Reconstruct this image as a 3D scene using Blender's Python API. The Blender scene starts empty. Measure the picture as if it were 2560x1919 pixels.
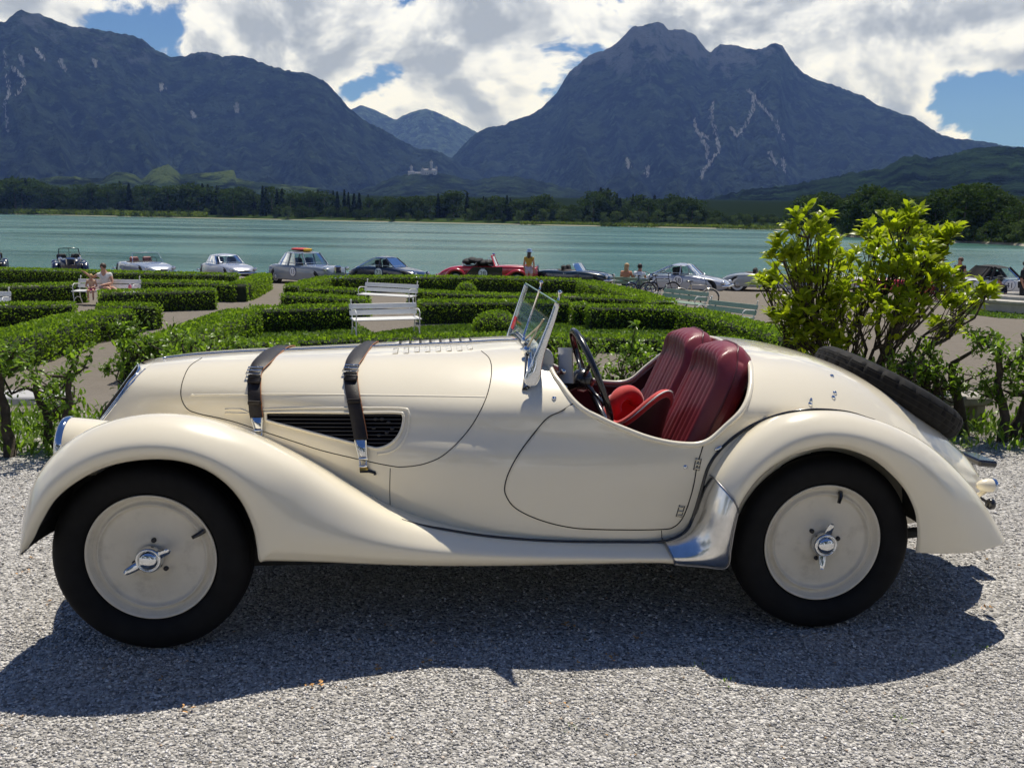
import bpy, math, random
import numpy as np
from mathutils import Vector, Matrix
from mathutils.bvhtree import BVHTree

rng = np.random.default_rng(7)
random.seed(7)
sc = bpy.context.scene
COL = sc.collection

# ------------------------------------------------------------------ camera
IW, IH = 2560, 1919
FPX, PITCH, ROLL, EYE = 2213.0, 0.1843, 0.0170, 1.4955
c_f = np.array([0, math.cos(PITCH), -math.sin(PITCH)])
_u0 = np.array([0, math.sin(PITCH), math.cos(PITCH)]); _r0 = np.array([1.0, 0, 0])
c_r = _r0*math.cos(ROLL) + _u0*math.sin(ROLL)
c_u = _u0*math.cos(ROLL) - _r0*math.sin(ROLL)
c_o = np.array([0, 0, EYE])
cam_d = bpy.data.cameras.new('camera'); cam = bpy.data.objects.new('camera', cam_d); COL.objects.link(cam)
cam_d.sensor_width = 36.0; cam_d.lens = 36.0*FPX/IW; cam_d.clip_start = 0.05; cam_d.clip_end = 40000
M = Matrix.Identity(4)
for i in range(3):
    M[i][0], M[i][1], M[i][2], M[i][3] = c_r[i], c_u[i], -c_f[i], c_o[i]
cam.matrix_world = M
sc.camera = cam

# ------------------------------------------------------------------ world, sun, exposure
SUN_EL, SUN_AZ = math.radians(67.0), math.radians(15.0)     # azimuth measured from +Y towards +X
sun_v = Vector((math.sin(SUN_AZ)*math.cos(SUN_EL), math.cos(SUN_AZ)*math.cos(SUN_EL), math.sin(SUN_EL)))
sd = bpy.data.lights.new('sun', 'SUN'); sd.energy = 5.0; sd.angle = math.radians(0.53); sd.color = (1.0, 0.95, 0.87)
so = bpy.data.objects.new('sun', sd); COL.objects.link(so)
so.rotation_euler = sun_v.to_track_quat('Z', 'Y').to_euler()
sc.view_settings.view_transform = 'Standard'; sc.view_settings.look = 'None'
sc.view_settings.exposure = 0.12; sc.view_settings.gamma = 1.0; sc.view_settings.use_curve_mapping = False
sc.cycles.use_denoising = True
sc.cycles.max_bounces = 7; sc.cycles.diffuse_bounces = 3; sc.cycles.glossy_bounces = 4
sc.cycles.transmission_bounces = 6; sc.cycles.transparent_max_bounces = 24; sc.cycles.volume_bounces = 0
sc.cycles.caustics_reflective = False; sc.cycles.caustics_refractive = False
sc.cycles.sample_clamp_indirect = 6.0


def ray(px, py):
    return c_f + c_r*((px-IW/2)/FPX) - c_u*((py-IH/2)/FPX)
def az_el(px, py):
    d = ray(px, py); return math.atan2(d[0], d[1]), math.atan2(d[2], math.hypot(d[0], d[1]))

class NT:
    """small node-tree writer"""
    def __init__(s, tree): s.t = tree; s.n = tree.nodes; s.l = tree.links
    def node(s, kind, **kw):
        n = s.n.new(kind)
        for k, v in kw.items():
            if k == 'inp':
                for a, b in v.items(): s.set(n.inputs[a], b)
            else: setattr(n, k, v)
        return n
    def set(s, sock, val):
        if isinstance(val, bpy.types.NodeSocket): s.l.new(val, sock)
        elif isinstance(val, bpy.types.Node): s.l.new(val.outputs[0], sock)
        else:
            if hasattr(sock, 'default_value'):
                try: sock.default_value = val
                except Exception: sock.default_value = (*val, 1.0)
    def math(s, op, a, b=None, c=None, clamp=False):
        n = s.n.new('ShaderNodeMath'); n.operation = op; n.use_clamp = clamp
        s.set(n.inputs[0], a)
        if b is not None: s.set(n.inputs[1], b)
        if c is not None: s.set(n.inputs[2], c)
        return n.outputs[0]
    def noise(s, vec, scale, detail=4, rough=0.55, dist=0.0, out=0):
        n = s.n.new('ShaderNodeTexNoise'); n.inputs['Scale'].default_value = scale
        n.inputs['Detail'].default_value = detail; n.inputs['Roughness'].default_value = rough
        n.inputs['Distortion'].default_value = dist
        if vec is not None: s.set(n.inputs['Vector'], vec)
        return n.outputs[out]
    def ramp(s, fac, stops, interp='LINEAR'):
        n = s.n.new('ShaderNodeValToRGB'); n.color_ramp.interpolation = interp
        e = n.color_ramp.elements
        while len(e) < len(stops): e.new(0.5)
        for q, (p, c) in zip(e, stops):
            q.position = p; q.color = (*c, 1) if isinstance(c, (tuple, list)) else (c, c, c, 1)
        s.set(n.inputs[0], fac); return n.outputs[0]
    def mix(s, fac, a, b, blend='MIX'):
        n = s.n.new('ShaderNodeMix'); n.data_type = 'RGBA'; n.blend_type = blend
        s.set(n.inputs[0], fac)
        for k, v in ((6, a), (7, b)):
            if isinstance(v, tuple): n.inputs[k].default_value = (*v, 1) if len(v) == 3 else v
            else: s.set(n.inputs[k], v)
        return n.outputs[2]
    def remap(s, v, a, b, c=0.0, d=1.0):
        n = s.n.new('ShaderNodeMapRange'); n.interpolation_type = 'SMOOTHSTEP'
        s.set(n.inputs[0], v)
        for i, q in enumerate((a, b, c, d)): n.inputs[i+1].default_value = q
        return n.outputs[0]

world = bpy.data.worlds.new('World'); sc.world = world; world.use_nodes = True
w = NT(world.node_tree); w.n.clear()
sky = w.node('ShaderNodeTexSky', sky_type='NISHITA', sun_disc=False)
sky.sun_elevation = SUN_EL; sky.sun_rotation = SUN_AZ
sky.air_density = 1.0; sky.dust_density = 0.3; sky.ozone_density = 2.0; sky.altitude = 800
tc = w.node('ShaderNodeTexCoord')
sep = w.node('ShaderNodeSeparateXYZ', inp={0: tc.outputs['Generated']})
AZ = w.math('ARCTAN2', sep.outputs[0], sep.outputs[1])
EL = w.math('ARCSINE', sep.outputs[2])
def cloud_vec(du, dv):
    return w.node('ShaderNodeCombineXYZ', inp={0: w.math('MULTIPLY', w.math('ADD', AZ, du), 1.0), 1: w.math('MULTIPLY', w.math('ADD', EL, dv), 1.45), 2: 0.37}).outputs[0]
def noise2(vec, scale, detail, rough, dist=0.0):
    n = w.n.new('ShaderNodeTexNoise'); n.noise_dimensions = '2D'; n.inputs['Scale'].default_value = scale; n.inputs['Detail'].default_value = detail; n.inputs['Roughness'].default_value = rough; n.inputs['Distortion'].default_value = dist
    w.set(n.inputs['Vector'], vec); return n.outputs[0]
v0 = cloud_vec(0, 0)
vv = w.node('ShaderNodeTexVoronoi', voronoi_dimensions='2D', inp={'Scale': 17.0, 'Vector': v0}); vv.inputs['Detail'].default_value = 2.0; vv.inputs['Roughness'].default_value = 0.55
puff = w.math('MULTIPLY', w.math('SUBTRACT', 0.42, vv.outputs['Distance']), 0.10)
dens0 = w.math('ADD', noise2(v0, 6.5, 8, 0.58, 0.2), puff); dens1 = w.math('ADD', noise2(cloud_vec(0.010, 0.022), 6.5, 5, 0.58, 0.2), puff)
cov = w.math('ADD', 0.0, 0.0)
# openings of blue between the clouds, and the heavier banks, as directions in the sky
for (px, py, rx, ry, amp) in [(425, 85, 110, 75, -0.20), (330, 110, 60, 40, 0.06), (875, 235, 70, 45, -0.16), (2085, 150, 70, 45, -0.13), (2390, 190, 150, 42, -0.15), (2420, 275, 150, 70, -0.20), (2500, 400, 80, 50, -0.10),
                              (1500, 60, 320, 110, 0.13), (1000, 130, 230, 130, 0.12), (640, 120, 170, 100, 0.17), (720, 40, 130, 70, 0.12), (2050, 40, 420, 75, 0.15), (2160, 270, 110, 80, 0.16), (2330, 375, 160, 50, 0.15), (150, 30, 250, 50, 0.12), (1300, 250, 220, 70, 0.10),
                              (400, 115, 35, 30, 0.05), (2450, 70, 260, 60, 0.13), (2530, 215, 90, 40, 0.04)]:
    a, e = az_el(px, py)
    qx = w.math('DIVIDE', w.math('SUBTRACT', AZ, a), rx/FPX); qy = w.math('DIVIDE', w.math('SUBTRACT', EL, e), ry/FPX)
    r2 = w.math('ADD', w.math('MULTIPLY', qx, qx), w.math('MULTIPLY', qy, qy))
    g = w.math('EXPONENT', w.math('MULTIPLY', r2, -0.8))
    cov = w.math('ADD', cov, w.math('MULTIPLY', g, amp))
d0 = w.math('ADD', dens0, cov); d1 = w.math('ADD', dens1, cov)
# the layer is thinned overhead, out of view, to lower the ambient light
thin = w.remap(EL, 0.22, 0.60, 0.0, -0.34)
d0 = w.math('ADD', d0, thin); d1 = w.math('ADD', d1, thin)
mask = w.remap(d0, 0.375, 0.455)
thick = w.remap(d0, 0.42, 0.66)
lit = w.math('MULTIPLY', w.math('SUBTRACT', d0, d1), 6.5)
shade = w.math('ADD', w.math('MULTIPLY', thick, 0.82), w.math('MULTIPLY', lit, -0.75), clamp=True)
ccol = w.ramp(shade, [(0.0, (0.97, 0.99, 1.03)), (0.30, (0.82, 0.85, 0.92)), (0.65, (0.54, 0.58, 0.66)), (1.0, (0.37, 0.41, 0.48))])
skyc = w.mix(1.0, sky.outputs[0], (0.035, 0.050, 0.074), 'MULTIPLY')
fin = w.mix(mask, skyc, ccol)
bg = w.node('ShaderNodeBackground', inp={'Color': fin, 'Strength': 1.0})
wo = w.node('ShaderNodeOutputWorld'); w.l.new(bg.outputs[0], wo.inputs[0])

# ------------------------------------------------------------------ helpers: geometry
class Geo:
    def __init__(s): s.v = []; s.f = []; s.n = 0
    def add(s, V, F):
        V = np.asarray(V, float).reshape(-1, 3)
        s.f += [tuple(int(i)+s.n for i in q) for q in F]; s.v.append(V); s.n += len(V); return s
    def grid(s, P, cu=False, cv=False):
        P = np.asarray(P, float); n, m = P.shape[:2]; F = []
        for i in range(n if cu else n-1):
            for j in range(m if cv else m-1):
                a, b = i, (i+1) % n; c, d = j, (j+1) % m
                F.append((a*m+c, b*m+c, b*m+d, a*m+d))
        return s.add(P.reshape(-1, 3), F)
    def box(s, c, size, rot=None, ch=0.0):
        hx = np.array(size, float)/2
        if ch <= 0:
            V = np.array([[x, y, z] for x in (-1, 1) for y in (-1, 1) for z in (-1, 1)], float)*hx
            F = [(0, 1, 3, 2), (4, 6, 7, 5), (0, 4, 5, 1), (2, 3, 7, 6), (0, 2, 6, 4), (1, 5, 7, 3)]
        else:
            ch = min(ch, hx.min()*0.95); V = []; idx = {}
            for x in (-1, 1):
                for y in (-1, 1):
                    for z in (-1, 1):
                        for k in range(3):
                            p = np.array([x, y, z])*(hx-ch); p[k] += (x, y, z)[k]*ch
                            idx[(x, y, z, k)] = len(V); V.append(p)
            F = []
            for k in range(3):
                o = [i for i in range(3) if i != k]
                for sg in (-1, 1):
                    q = []
                    for a, b in ((-1, -1), (1, -1), (1, 1), (-1, 1)):
                        t = [0, 0, 0]; t[k] = sg; t[o[0]] = a; t[o[1]] = b; q.append(idx[(*t, k)])
                    F.append(q)
            for k in range(3):
                o = [i for i in range(3) if i != k]
                for a in (-1, 1):
                    for b in (-1, 1):
                        q = []
                        for e, kk in ((-1, o[0]), (1, o[0]), (1, o[1]), (-1, o[1])):
                            t = [0, 0, 0]; t[k] = e; t[o[0]] = a; t[o[1]] = b; q.append(idx[(*t, kk)])
                        F.append(q)
            for x in (-1, 1):
                for y in (-1, 1):
                    for z in (-1, 1): F.append([idx[(x, y, z, k)] for k in range(3)])
            V = np.array(V)
        if rot is not None: V = V @ np.array(rot).T
        return s.add(V+np.array(c, float), F)
    def tube(s, pts, r, n=8, closed=False, caps=True, flat=None):
        P = np.asarray(pts, float); N = len(P)
        R = np.full(N, r, float) if np.isscalar(r) else np.asarray(r, float)
        T = np.zeros_like(P)
        if closed: T = np.roll(P, -1, 0)-np.roll(P, 1, 0)
        else:
            T[1:-1] = P[2:]-P[:-2]; T[0] = P[1]-P[0]; T[-1] = P[-1]-P[-2]
        T /= np.maximum(np.linalg.norm(T, axis=1, keepdims=True), 1e-9)
        up = np.array([0, 0, 1.0]) if abs(T[0][2]) < 0.9 else np.array([0, 1.0, 0])
        u = np.cross(T[0], up); u /= np.linalg.norm(u); rows = []
        for i in range(N):
            u = u-T[i]*(u@T[i]); u /= max(np.linalg.norm(u), 1e-9); v = np.cross(T[i], u)
            a = np.arange(n)*2*math.pi/n
            rows.append(P[i]+R[i]*(np.cos(a)[:, None]*u+np.sin(a)[:, None]*v*(flat or 1.0)))
        G = np.array(rows); base = s.n
        s.grid(G, cu=closed, cv=True)
        if caps and not closed:
            s.f.append(tuple(base+i for i in range(n))[::-1]); s.f.append(tuple(base+(N-1)*n+i for i in range(n)))
        return s
    def lathe(s, prof, n=32, axis='y', c=(0, 0, 0), Mx=None):
        prof = np.asarray(prof, float); a = np.arange(n)*2*math.pi/n; rows = []
        for r, h in prof:
            rr = [r*np.cos(a), r*np.sin(a), np.full(n, h)]
            rows.append(np.stack({'z': rr, 'y': [rr[0], rr[2], rr[1]], 'x': [rr[2], rr[0], rr[1]]}[axis], -1))
        G = np.array(rows)
        if Mx is not None: G = G @ np.array(Mx).T
        return s.grid(G+np.array(c, float), cv=True)
    def ell(s, c, r, n=12, m=8, Mx=None):
        r = (r, r, r) if np.isscalar(r) else r
        t = np.linspace(0, math.pi, m+1)[:, None]; a = (np.arange(n)*2*math.pi/n)[None, :]
        G = np.stack([np.sin(t)*np.cos(a)*r[0], np.sin(t)*np.sin(a)*r[1], np.cos(t)*np.ones_like(a)*r[2]], -1)
        if Mx is not None: G = G @ np.array(Mx).T
        return s.grid(G+np.array(c, float), cv=True)
    def mirror_y(s):
        V = np.concatenate(s.v); V2 = V*np.array([1, -1, 1]); F2 = [q[::-1] for q in s.f]
        s.add(V2, []); n0 = s.n-len(V2)
        s.f += [tuple(i+n0 for i in q) for q in F2]; return s
    def xf(s, Mx=None, t=(0, 0, 0)):
        V = np.concatenate(s.v)
        if Mx is not None: V = V @ np.array(Mx).T
        s.v = [V+np.array(t, float)]; return s

def rotm(axis, a):
    return np.array(Matrix.Rotation(a, 3, axis))
def raw_mesh(name, V, F, mat=None, smooth=True, mats=None, mi=None):
    me = bpy.data.meshes.new(name)
    if isinstance(F, np.ndarray):
        V = np.ascontiguousarray(V, np.float32); k = F.shape[1]
        me.vertices.add(len(V)); me.vertices.foreach_set('co', V.ravel())
        me.loops.add(F.size); me.loops.foreach_set('vertex_index', np.ascontiguousarray(F, np.int32).ravel())
        me.polygons.add(len(F)); me.polygons.foreach_set('loop_start', np.arange(0, F.size, k, dtype=np.int32))
        me.polygons.foreach_set('loop_total', np.full(len(F), k, np.int32)); me.update(calc_edges=True); me.validate()
    else:
        me.from_pydata([tuple(p) for p in V], [], F); me.update()
    for m in (mats or ([mat] if mat else [])): me.materials.append(m)
    if mi is not None: me.polygons.foreach_set('material_index', np.asarray(mi, np.int32))
    if smooth: me.polygons.foreach_set('use_smooth', np.ones(len(me.polygons), bool))
    return me
def link(name, me, parent=None, **tags):
    o = bpy.data.objects.new(name, me); COL.objects.link(o)
    if parent is not None: o.parent = parent
    for k, v in tags.items():
        if v is not None: o[k] = v
    return o
def obj(name, g, mat, parent=None, smooth=True, auto=None, **tags):
    V = np.concatenate(g.v); me = raw_mesh(name, V, g.f, mat, smooth)
    o = link(name, me, parent, **tags)
    if auto is not None:
        me.polygons.foreach_set('use_smooth', np.ones(len(me.polygons), bool))
        import bmesh
        b = bmesh.new(); b.from_mesh(me)
        for e in b.edges:
            if len(e.link_faces) == 2 and e.calc_face_angle(0) > auto: e.smooth = False
        b.to_mesh(me); b.free()
    return o
def empty(name, loc=(0, 0, 0), rz=0.0, **tags):
    o = bpy.data.objects.new(name, None); COL.objects.link(o); o.location = loc; o.rotation_euler = (0, 0, rz); o.empty_display_size = 0.1
    for k, v in tags.items():
        if v is not None: o[k] = v
    return o
def copy_tree(o, parent=None):
    c = o.copy(); COL.objects.link(c); c.parent = parent
    for ch in o.children: copy_tree(ch, c)
    return c
def crom(P, n, closed=False):
    """Catmull-Rom through the points, n samples"""
    P = np.asarray(P, float); N = len(P)
    if closed: Q = np.concatenate([P[-1:], P, P[:2]]); segs = N
    else: Q = np.concatenate([2*P[:1]-P[1:2], P, 2*P[-1:]-P[-2:-1]]); segs = N-1
    t = np.linspace(0, segs, n, endpoint=not closed); i = np.minimum(t.astype(int), segs-1); u = (t-i)[:, None]
    a, b, c, d = Q[i], Q[i+1], Q[i+2], Q[i+3]
    return 0.5*((2*b)+(-a+c)*u+(2*a-5*b+4*c-d)*u**2+(-a+3*b-3*c+d)*u**3)
def resample(P, n):
    P = np.asarray(P, float); s = np.r_[0, np.cumsum(np.linalg.norm(np.diff(P, axis=0), axis=1))]
    q = np.linspace(0, s[-1], n)
    return np.stack([np.interp(q, s, P[:, k]) for k in range(P.shape[1])], -1)

# ------------------------------------------------------------------ helpers: materials
def mat(name, col=(0.5, 0.5, 0.5), rough=0.5, metal=0.0, coat=0.0, spec=0.5, vary=0.0, vscale=8.0, bump=0.0, bscale=60.0, dirt=None, sheen=0.0, coat_rough=0.05):
    m = bpy.data.materials.new(name); m.use_nodes = True; t = NT(m.node_tree); b = t.n['Principled BSDF']
    b.inputs['Base Color'].default_value = (*col, 1); b.inputs['Roughness'].default_value = rough; b.inputs['Metallic'].default_value = metal
    b.inputs['Coat Weight'].default_value = coat; b.inputs['Coat Roughness'].default_value = coat_rough; b.inputs['Specular IOR Level'].default_value = spec
    b.inputs['Sheen Weight'].default_value = sheen
    tcn = t.node('ShaderNodeTexCoord'); co = tcn.outputs['Object']
    if vary > 0:
        n = t.noise(co, vscale, 5, 0.6); lo = tuple(max(0, c*(1-vary)) for c in col); hi = tuple(min(1, c*(1+vary)) for c in col)
        cc = t.ramp(n, [(0.3, lo), (0.7, hi)])
        if dirt: cc = t.mix(t.remap(t.noise(co, dirt[1], 6, 0.65), 0.5, 0.75, 0, dirt[2]), cc, dirt[0])
        t.set(b.inputs['Base Color'], cc)
        t.set(b.inputs['Roughness'], t.math('ADD', rough-0.06, t.math('MULTIPLY', t.noise(co, vscale*2.3, 4), 0.12)))
    if bump > 0:
        bn = t.node('ShaderNodeBump', inp={'Strength': bump, 'Distance': 0.01, 'Height': t.noise(co, bscale, 4, 0.6)}); t.l.new(bn.outputs[0], b.inputs['Normal'])
    return m
def leaf_mat(name, dark, light, trans=0.45, rough=0.45, tcol=None, spec=0.35):
    m = bpy.data.materials.new(name); m.use_nodes = True; t = NT(m.node_tree); b = t.n['Principled BSDF']; out = t.n['Material Output']
    g = t.node('ShaderNodeNewGeometry')
    r = g.outputs['Random Per Island']
    tcn = t.node('ShaderNodeTexCoord')
    patch = t.noise(tcn.outputs['Object'], 2.2, 3)
    fac = t.math('ADD', t.math('MULTIPLY', r, 0.7), t.math('MULTIPLY', patch, 0.45), clamp=True)
    c = t.ramp(fac, [(0.05, dark), (0.6, tuple((a+q)/2 for a, q in zip(dark, light))), (1.0, light)])
    t.set(b.inputs['Base Color'], c); b.inputs['Roughness'].default_value = rough; b.inputs['Specular IOR Level'].default_value = spec
    tr = t.node('ShaderNodeBsdfTranslucent'); tcx = t.mix(1.0, c, tcol or (1.35, 1.45, 0.55), 'MULTIPLY'); t.set(tr.inputs['Color'], tcx)
    mx = t.node('ShaderNodeMixShader', inp={0: trans, 1: b.outputs[0], 2: tr.outputs[0]}); t.l.new(mx.outputs[0], out.inputs[0])
    return m
def glass_mat(name, tint=(0.85, 0.93, 0.92), refl=0.12, clear=0.9):
    m = bpy.data.materials.new(name); m.use_nodes = True; t = NT(m.node_tree); out = t.n['Material Output']; t.n.remove(t.n['Principled BSDF'])
    tr = t.node('ShaderNodeBsdfTransparent'); tr.inputs[0].default_value = (*(x*clear for x in tint), 1)
    gl = t.node('ShaderNodeBsdfGlossy'); gl.inputs['Roughness'].default_value = 0.03
    fr = t.node('ShaderNodeFresnel'); fr.inputs[0].default_value = 1.25
    f = t.math('ADD', fr.outputs[0], refl*0.4, clamp=True)
    mx = t.node('ShaderNodeMixShader', inp={0: f, 1: tr.outputs[0], 2: gl.outputs[0]}); t.l.new(mx.outputs[0], out.inputs[0])
    return m
# ------------------------------------------------------------------ terrain
def vnoise(x, y, seed=0):
    xi, yi = np.floor(x).astype(np.int64), np.floor(y).astype(np.int64); fx, fy = x-xi, y-yi
    def h(a, b):
        n = (a*374761393+b*668265263+seed*974711) & 0x7fffffff
        n = ((n ^ (n >> 13))*1274126177) & 0x7fffffff
        return ((n ^ (n >> 16)) & 0xffff)/65535.0
    u, v = fx*fx*(3-2*fx), fy*fy*(3-2*fy)
    return (h(xi, yi)*(1-u)+h(xi+1, yi)*u)*(1-v)+(h(xi, yi+1)*(1-u)+h(xi+1, yi+1)*u)*v
def fbm(x, y, o=5, seed=0, ridged=False):
    s = 0; a = 0.5; t = 0
    for k in range(o):
        n = vnoise(x*2**k, y*2**k, seed+k*17)
        if ridged: n = 1-abs(2*n-1)
        s = s+a*n; t += a; a *= 0.5
    return s/t
LAKE_Z = -2.62
def ground_z(y):
    y = np.asarray(y, float)
    t = np.clip((y-6.2)/(14.0-6.2), 0, 1)
    z = -1.40*(t*t*(3-2*t)*0.5+t*0.5)
    u = np.clip((y-38.0)/2.5, 0, 1); z = z-0.30*u*u*(3-2*u)
    return z
def on_ground(px, py, dz=0.0):
    """the point of the terrace (lifted dz) seen at a photo pixel"""
    d = ray(px, py); y = 10.0
    for _ in range(60):
        t = (ground_z(y)+dz-EYE)/d[2]; y = 0.5*y+0.5*t*d[1]
    t = y/d[1]; return np.array([t*d[0], y, float(ground_z(y)+dz)])
def at_depth(px, y, dz=0.0):
    """ground point at depth y under photo column px (measured at the horizon row of that column)"""
    d = ray(px, 690); return np.array([d[0]/d[1]*y, y, float(ground_z(y)+dz)])

mg = bpy.data.materials.new('gravel'); mg.use_nodes = True; t = NT(mg.node_tree); b = t.n['Principled BSDF']
geo = t.node('ShaderNodeNewGeometry'); pos = geo.outputs['Position']
vo = t.node('ShaderNodeTexVoronoi', inp={'Scale': 92.0, 'Vector': pos}); vo.inputs['Randomness'].default_value = 1.0
cellv = t.node('ShaderNodeSeparateColor', inp={0: vo.outputs['Color']})
stone = t.ramp(cellv.outputs[0], [(0.0, (0.17, 0.166, 0.16)), (0.3, (0.38, 0.368, 0.350)), (0.7, (0.56, 0.54, 0.512)), (1.0, (0.80, 0.775, 0.74))])
stone = t.mix(t.remap(t.noise(pos, 1.1, 4), 0.35, 0.7, 0.0, 0.22), stone, (0.27, 0.25, 0.225))
sepy = t.node('ShaderNodeSeparateXYZ', inp={0: pos})
path = t.mix(t.noise(pos, 3.0, 6, 0.7), (0.20, 0.178, 0.150), (0.29, 0.26, 0.225))
path = t.mix(t.remap(t.noise(pos, 26, 4, 0.7), 0.45, 0.7, 0, 0.35), path, (0.2, 0.17, 0.14))
colr = t.mix(t.remap(t.math('ADD', sepy.outputs[1], t.math('MULTIPLY', t.noise(pos, 1.5, 3), 1.5)), 6.4, 8.0), stone, path)
colr = t.mix(t.remap(sepy.outputs[1], 60, 300), colr, (0.014, 0.022, 0.010))
t.set(b.inputs['Base Color'], colr); b.inputs['Roughness'].default_value = 1.0; b.inputs['Specular IOR Level'].default_value = 0.0
hgt = t.math('ADD', t.math('MULTIPLY', vo.outputs['Distance'], -1.6), t.math('MULTIPLY', t.noise(pos, 220, 2), 0.35))
bn = t.node('ShaderNodeBump', inp={'Strength': 0.9, 'Distance': 0.012, 'Height': hgt}); t.l.new(bn.outputs[0], b.inputs['Normal'])
M_GRAVEL = mg

ys = np.r_[-40, -12, -4, np.arange(0, 7, 0.5), np.arange(7, 15, 0.4), np.arange(16, 46, 1.0), 46.0, 46.4, 46.6, 60, 300, 1500, 6000, 16000]
zs = np.where(ys < 46.5, ground_z(ys), np.where(ys < 50, -3.4, -5.5))
xs = np.r_[-16000, -6000, -1000, -200, -60, np.arange(-36, 37, 3.0), 60, 200, 1000, 6000, 16000]
P = np.zeros((len(ys), len(xs), 3)); P[..., 0] = xs[None, :]; P[..., 1] = ys[:, None]; P[..., 2] = zs[:, None]
obj('ground', Geo().grid(P), M_GRAVEL, None, kind='structure', label='grey gravel forecourt and paths of the lakeside terrace')

# loose gravel lying on the forecourt
def stone_field(n, x0, x1, y0, y1, rmin, rmax):
    base = np.array([[1, 0, 0], [0, 1, 0], [-1, 0, 0], [0, -1, 0], [0, 0, 0.75], [0, 0, -0.6]], float)
    F0 = np.array([[0, 1, 4], [1, 2, 4], [2, 3, 4], [3, 0, 4], [1, 0, 5], [2, 1, 5], [3, 2, 5], [0, 3, 5]])
    V = base[None]*(1+rng.uniform(-0.35, 0.35, (n, 6, 3)))+rng.uniform(-0.25, 0.25, (n, 6, 3))
    r = rmin+(rmax-rmin)*rng.random(n)**2.2; V = V*r[:, None, None]
    a = rng.random(n)*6.283; ca, sa = np.cos(a)[:, None], np.sin(a)[:, None]
    x, y = V[..., 0]*ca-V[..., 1]*sa, V[..., 0]*sa+V[..., 1]*ca
    X = rng.uniform(x0, x1, n); Y = rng.uniform(y0, y1, n)
    Z = ground_z(Y)+r*0.25
    V = np.stack([x+X[:, None], y+Y[:, None], V[..., 2]+Z[:, None]], -1)
    F = F0[None]+(np.arange(n)*6)[:, None, None]
    return V.reshape(-1, 3), F.reshape(-1, 3)
ms = bpy.data.materials.new('loose_stone'); ms.use_nodes = True; t = NT(ms.node_tree); b = t.n['Principled BSDF']
gi = t.node('ShaderNodeNewGeometry')
t.set(b.inputs['Base Color'], t.ramp(gi.outputs['Random Per Island'], [(0.0, (0.18, 0.176, 0.17)), (0.35, (0.42, 0.406, 0.387)), (0.75, (0.60, 0.578, 0.55)), (0.97, (0.82, 0.80, 0.78)), (1.0, (0.42, 0.28, 0.15))]))
b.inputs['Roughness'].default_value = 0.85; b.inputs['Specular IOR Level'].default_value = 0.25
v1, f1 = stone_field(98000, -3.0, 3.0, 1.3, 3.0, 0.0028, 0.0068)
v2, f2 = stone_field(54000, -4.4, 4.8, 2.9, 6.6, 0.004, 0.0085)
link('loose_gravel', raw_mesh('loose_gravel', np.concatenate([v1, v2]), np.concatenate([f1, f2+len(v1)]), ms, smooth=False), None, kind='stuff', label='loose grey stones of the gravel forecourt', category='gravel')

# ------------------------------------------------------------------ the lake
ml = bpy.data.materials.new('lake_water'); ml.use_nodes = True; t = NT(ml.node_tree); b = t.n['Principled BSDF']
geo = t.node('ShaderNodeNewGeometry'); pos = geo.outputs['Position']
sp = t.node('ShaderNodeSeparateXYZ', inp={0: pos})
st = t.node('ShaderNodeCombineXYZ', inp={0: t.math('MULTIPLY', sp.outputs[0], 0.35), 1: sp.outputs[1], 2: 0.0})
big = t.noise(t.node('ShaderNodeCombineXYZ', inp={0: t.math('MULTIPLY', sp.outputs[0], 0.006), 1: t.math('MULTIPLY', sp.outputs[1], 0.035)}).outputs[0], 1.0, 5, 0.62)
t.set(b.inputs['Base Color'], t.mix(big, (0.032, 0.115, 0.090), (0.090, 0.195, 0.158)))
t.set(b.inputs['Roughness'], t.remap(big, 0.35, 0.68, 0.10, 0.30))
b.inputs['IOR'].default_value = 1.33
h1 = t.noise(st.outputs[0], 2.2, 4, 0.6); h2 = t.noise(st.outputs[0], 0.45, 4, 0.55)
hh = t.math('ADD', t.math('MULTIPLY', h1, 0.35), h2)
amp = t.remap(big, 0.35, 0.65, 0.25, 0.75)
bn = t.node('ShaderNodeBump', inp={'Strength': amp, 'Distance': 0.55, 'Height': hh}); t.l.new(bn.outputs[0], b.inputs['Normal'])
ys = np.r_[46.55, 60, 90, 150, 300, 600, 1200, 2600]; xs = np.r_[-4000, -1000, -300, -100, 0, 100, 300, 1000, 4000]
P = np.zeros((len(ys), len(xs), 3)); P[..., 0] = xs[None]; P[..., 1] = ys[:, None]; P[..., 2] = LAKE_Z
obj('lake', Geo().grid(P), ml, None, kind='structure', label='turquoise lake with wind ripples')

# ------------------------------------------------------------------ far bank: a sheet from the water's edge inland
SH_PX = np.array([-900, -300, 0, 640, 1280, 1700, 1960, 2020, 2120, 2250, 2560, 2900, 3400.0])
SH_D = np.array([1150, 980, 900, 760, 640, 590, 560, 470, 300, 245, 205, 185, 170.0])
def shore(px, inland=0.0):
    D = np.interp(px, SH_PX, SH_D)+inland
    d = ray(px, 560); return d[0]/d[1]*D, D
px_s = np.r_[np.linspace(-900, 1960, 60), np.linspace(1975, 2200, 24), np.linspace(2220, 3400, 24)]
inl = np.array([-6, 0, 1.5, 4, 10, 30, 80, 200, 500, 1100]); bz = np.array([-4.5, LAKE_Z-0.05, LAKE_Z+0.5, LAKE_Z+0.9, LAKE_Z+1.6, LAKE_Z+3, LAKE_Z+6, LAKE_Z+14, LAKE_Z+28, LAKE_Z+45])
P = np.zeros((len(px_s), len(inl), 3))
for i, p in enumerate(px_s):
    wob = 5*math.sin(p*0.021)+3*math.sin(p*0.063)
    for j, q in enumerate(inl):
        x, y = shore(p, q+wob); P[i, j] = (x, y, bz[j])
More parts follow.
